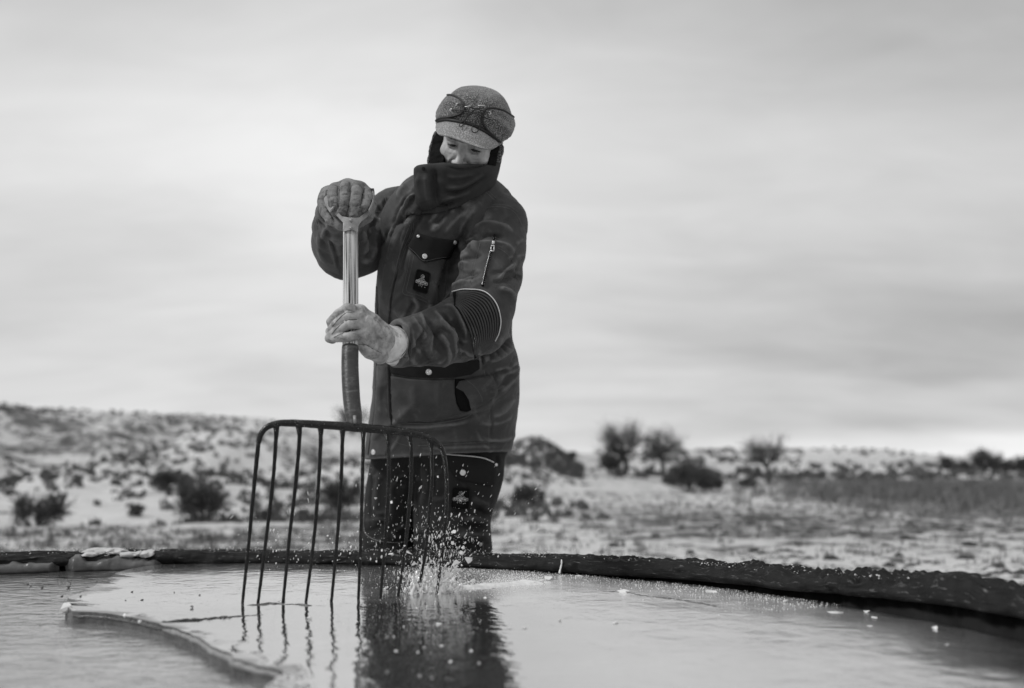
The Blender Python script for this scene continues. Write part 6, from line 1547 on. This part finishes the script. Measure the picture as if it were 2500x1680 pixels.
# ================================================================== THE SPLASH
rg = np.random.default_rng(77)
SP = PZ(1052, 1447, ICE)
# larger pieces of ice thrown up, each a thing
fly = [(1110, 1298, 18), (1025, 1190, 15), (1068, 1164, 9), (1145, 1363, 26), (1130, 1338, 15), (998, 1350, 20), (1015, 1315, 13), (958, 1353, 20), (1030, 1372, 16), (1112, 1376, 22), (1120, 1312, 10), (917, 1216, 10), (956, 1226, 11), (1126, 1350, 18), (1044, 1396, 22), (1060, 1410, 26), (1092, 1400, 24), (1010, 1376, 16), (1115, 1391, 16), (988, 1333, 9), (1105, 1325, 12), (1076, 1330, 9), (1135, 1325, 10), (1016, 1398, 16), (1035, 1420, 20)]
NAMED = {(1145, 1363): 'large pale ice shard flying farthest right in the splash', (1110, 1298): 'oval white ice chip in the air in front of the trouser leg', (1025, 1190): 'diamond shaped ice chip in the air high before the trousers',
         (1068, 1164): 'small ice chip in the air highest of all, near the pocket flap', (917, 1216): 'small ice chip flying left, before the far trouser leg', (956, 1226): 'ice chip flying before the far trouser leg between two tines',
         (1060, 1410): 'largest white ice chunk, low in the air between the two right tines', (1092, 1400): 'white ice chunk low in the air right of the last tine', (958, 1353): 'pale ice chip in the air before the rim between middle tines', (1015, 1315): 'white ice chip in the air at the knee, left of the ninth tine'}
for i, (x, y, s) in enumerate(fly):
    D = SP[1] + rg.normal(0.0, 0.05); c = P(x, y, D); r = s * D / FOC / 2
    v, f = shard(rg, (0, 0, 0), r, 0.35, 9); R = np.array(Matrix.Rotation(rg.random() * 6, 3, 'X') @ Matrix.Rotation(rg.random() * 6, 3, 'Z')); v = v @ R.T
    o = obj('flying_ice_chip', v + c, f, MCHIP, base=c, smooth=False); tag(o, NAMED.get((x, y), 'small white ice chip flying in the thick of the splash at the right tines'), 'ice', 'ice chips thrown up by the fork')
# lumps torn out of the sheet round the two right tines
for x, y, s, lab in [(975, 1436, 13, 'pale broken ice lump left of the eighth tine'), (1040, 1412, 30, 'upright jagged ice piece between the two right tines'), (1012, 1432, 24, 'thin splashed ice tongue left of the ninth tine'), (940, 1430, 15, 'flat pale shard between the seventh tine and the splash'), (1100, 1404, 34, 'tilted clear ice plate right of the last tine'), (1052, 1425, 30, 'white ice lump at the foot of the ninth tine')]:
    chip(x, y + 10, s, lab, MCHIP, ICE, 0.6, n=12)
def spray(name, n, fn, mat, smin, smax, seed, stretch=1.0):
    r_ = np.random.default_rng(seed); mb_v = []; F = []
    base = np.array([[1, 0, 0], [-1, 0, 0], [0, 1, 0], [0, -1, 0], [0, 0, 1], [0, 0, -1]], dtype=float)
    tri_ = [(0, 2, 4), (2, 1, 4), (1, 3, 4), (3, 0, 4), (2, 0, 5), (1, 2, 5), (3, 1, 5), (0, 3, 5)]
    for i in range(n):
        c, d = fn(r_); s = smin * (smax / smin) ** (r_.random() ** 1.8)
        v = base * s * r_.uniform(0.5, 1.1, (6, 1)) * ([1, 1, 0.6] if d is None else [1, 1, 1])
        R = np.array(Matrix.Rotation(r_.random() * (6 if d is not None else 0.4), 3, 'X') @ Matrix.Rotation(r_.random() * 6, 3, 'Z')); v = v @ R.T
        if d is not None: v = v + np.outer(v @ d, d) * (stretch * r_.random())
        k = len(mb_v) * 6; mb_v.append(v + c); F += [tuple(k + q for q in t) for t in tri_]
    o = obj(name, np.concatenate(mb_v), F, mat, smooth=True); tag(o, kind='stuff'); return o
MDROP = material('spray_drop', 0.72, 0.2, 0.1, 60, spec=0.6)
def plume(r_):
    t = r_.random() ** 1.7; a = r_.normal(0, 0.16) + 0.10
    x = 1062 + r_.normal(0, 26) + (1440 - 1150) * t * math.tan(a) * 1.2; y = 1445 - t * 225 * (0.6 + 0.4 * r_.random())
    d = np.array([math.sin(a + 0.25 * r_.normal()), 0, 1.0]); d /= np.linalg.norm(d)
    return P(x, y, SP[1] + r_.normal(0, 0.06)), d
spray('ice_spray', 1150, plume, MDROP, 0.0004, 0.0023, 1, 5.0)
def wide(r_):
    a = r_.normal(0, 0.5); t = r_.random() ** 1.3
    x = 1020 + math.sin(a) * t * 460 + r_.normal(0, 20); y = 1440 - abs(math.cos(a)) * t * 330
    if x < 560 or x > 1330: x = 560 + (x - 560) % 770
    d = np.array([math.sin(a) * 0.8 + 0.3, 0, 1.0]); d /= np.linalg.norm(d)
    return P(x, y, SP[1] + r_.normal(0, 0.12)), d
spray('ice_spray', 620, wide, MDROP, 0.0004, 0.0015, 2, 7.0)
# tongues of thrown water and slush standing round the right tines
lo_ = SP + [-0.16, -0.10, -0.01]; W = Field(lo_, SP + [0.16, 0.10, 0.13], 0.0021)
r_ = np.random.default_rng(31)
for i in range(26):
    bx = SP[0] + float(np.clip(r_.normal(0.008, 0.032), -0.042, 0.07)); by = SP[1] + r_.normal(0, 0.022); ln = r_.uniform(0.02, 0.075); a = float(np.clip(r_.normal(0.25, 0.5), -0.45, 1.1))
    p0 = np.array([bx, by, ICE - 0.004]); d = np.array([math.sin(a), r_.normal(0, 0.3), 1.2]); d /= np.linalg.norm(d)
    p1 = p0 + d * ln * 0.6 + r_.normal(0, 0.003, 3); p2 = p1 + (d + [math.sin(a) * 0.5, 0, -0.15]) * ln * 0.5 + r_.normal(0, 0.004, 3)
    W.chain([p0, p1, p2], [r_.uniform(0.004, 0.007), r_.uniform(0.0018, 0.0035), r_.uniform(0.0012, 0.0025)], 0.006)
    if r_.random() < 0.6: W.ell(p2 + r_.normal(0, 0.006, 3), (r_.uniform(.002, .006), .002, r_.uniform(.003, .007)), None, 0.004)
wv, wF = W.mesh(1); wv = wv + normals(wv, wF) * (fbm(wv, 120, 3, 0.6, 4) * 0.0022)[:, None]
MSPL = material('thrown_water', 0.70, 0.12, 0.25, 90, spec=0.7)
tag(obj('water_splash', wv, wF, MSPL, base=SP), 'white splash of water and slush standing around the two right tines', 'splash')
def foot(r_):
    x = r_.normal(1050, 42); y = 1440 - abs(r_.normal(0, 26)); a = r_.normal(0.1, 0.5)
    return P(x, y, SP[1] + r_.normal(0, 0.035)), np.array([math.sin(a), 0, math.cos(a)])
spray('ice_spray', 380, foot, MDROP, 0.0008, 0.0050, 11, 2.5)
def left(r_):
    x = r_.uniform(600, 960); y = 1345 + r_.normal(0, 28)
    return P(x, min(y, 1400), SP[1] + r_.normal(0.1, 0.08)), np.array([0.2, 0, 1.0])
spray('ice_spray', 170, left, MDROP, 0.0006, 0.0035, 3, 1.5)
# slush lying on the ice: the white streak thrown to the right of the tines, and grains along the wall
def streak(r_):
    t = r_.random() ** 0.8; x = 990 + 330 * t + r_.normal(0, 12); y = 1447 - 28 * t + r_.normal(0, 4 + 9 * t)
    p = PZ(x, y, ICE); p[2] += 0.002 + abs(r_.normal(0, 0.0022)); return p, None
spray('slush', 4200, streak, MFROST, 0.0005, 0.0028, 4)
# the low white ridge of slush under those grains
gx, gy = np.meshgrid(np.linspace(0, 1, 150), np.linspace(-1, 1, 26))
cl = np.array([PZ(975 + 370 * t, 1450 - 31 * t, ICE) for t in np.linspace(0, 1, 150)])
V = np.stack([np.broadcast_to(cl[:, 0], gx.shape), np.broadcast_to(cl[:, 1], gx.shape) + gy * (0.020 + 0.035 * gx), 0 * gx], -1).reshape(-1, 3)
nz_ = fbm(V, 24, 4, 0.62, 4); ed = np.clip(1 - np.abs(gy.ravel()) ** 1.5, 0, 1) * np.clip(np.minimum(gx.ravel(), 1 - gx.ravel()) * 6, 0, 1)
V[:, 2] = ICE + np.clip(ed * 0.9 + nz_ * 0.9 - 0.22, -0.3, 1) * 0.009
i_ = np.arange(25)[:, None] * 150; j_ = np.arange(149)[None, :]
tag(obj('slush', V, np.stack([i_ + j_, i_ + j_ + 1, i_ + 150 + j_ + 1, i_ + 150 + j_], -1).reshape(-1, 4), MFROST), kind='stuff')
def around(r_):
    x = r_.normal(1090, 90); y = 1418 + r_.normal(0, 18)
    p = PZ(x, max(y, 1392), ICE); p[2] += 0.001; return p, None
spray('slush', 2200, around, MFROST, 0.0004, 0.0018, 5)
def wallside(r_):
    a = r_.uniform(0.30, 1.05); d = 0.004 + abs(r_.normal(0, 0.10)); R = TR - d
    return np.array([TC[0] + R * math.sin(a), TC[1] + R * math.cos(a), ICE + 0.0008]), None
spray('slush', 3000, wallside, MFROST, 0.0005, 0.0024, 6)
def reflpool(r_):
    x = r_.normal(1040, 95); y = r_.uniform(1450, 1560); p = PZ(x, y, ICE); p[2] += 0.0006; return p, None
spray('slush', 420, reflpool, MFROST, 0.0004, 0.0016, 7)
def leftgr(r_):
    x = r_.uniform(330, 900); y = r_.uniform(1378, 1470); p = PZ(x, y, ICE); p[2] += 0.0005; return p, None
spray('slush', 500, leftgr, MDARKICE, 0.0004, 0.0018, 8)
# splashed snow clots on the fork: frost on the shoulders of the head bar
hv_ = np.array([q.co[:] for q in head_bar.data.vertices]) + np.array(fork.location)
def onbar(r_):
    k = int(r_.integers(0, len(hv_))); p = hv_[k].copy(); return p + np.array([0, 0, 0.0004]), None
spray('frost_on_fork', 260, lambda r_: onbar(r_), MFROST, 0.0003, 0.0013, 9).parent = fork
bpy.data.objects['frost_on_fork'].location = [-q for q in fork.location]

def onrim(r_):
    a = r_.uniform(-0.6, 1.5); R = TR + r_.uniform(-0.012, 0.10); p = np.array([TC[0] + R * math.sin(a), TC[1] + R * math.cos(a), LIP + float(lipz(a)) + r_.uniform(0.002, 0.012)]); return p, None
spray('frost_on_rim', 2200, onrim, MFROST, 0.0007, 0.0036, 21)
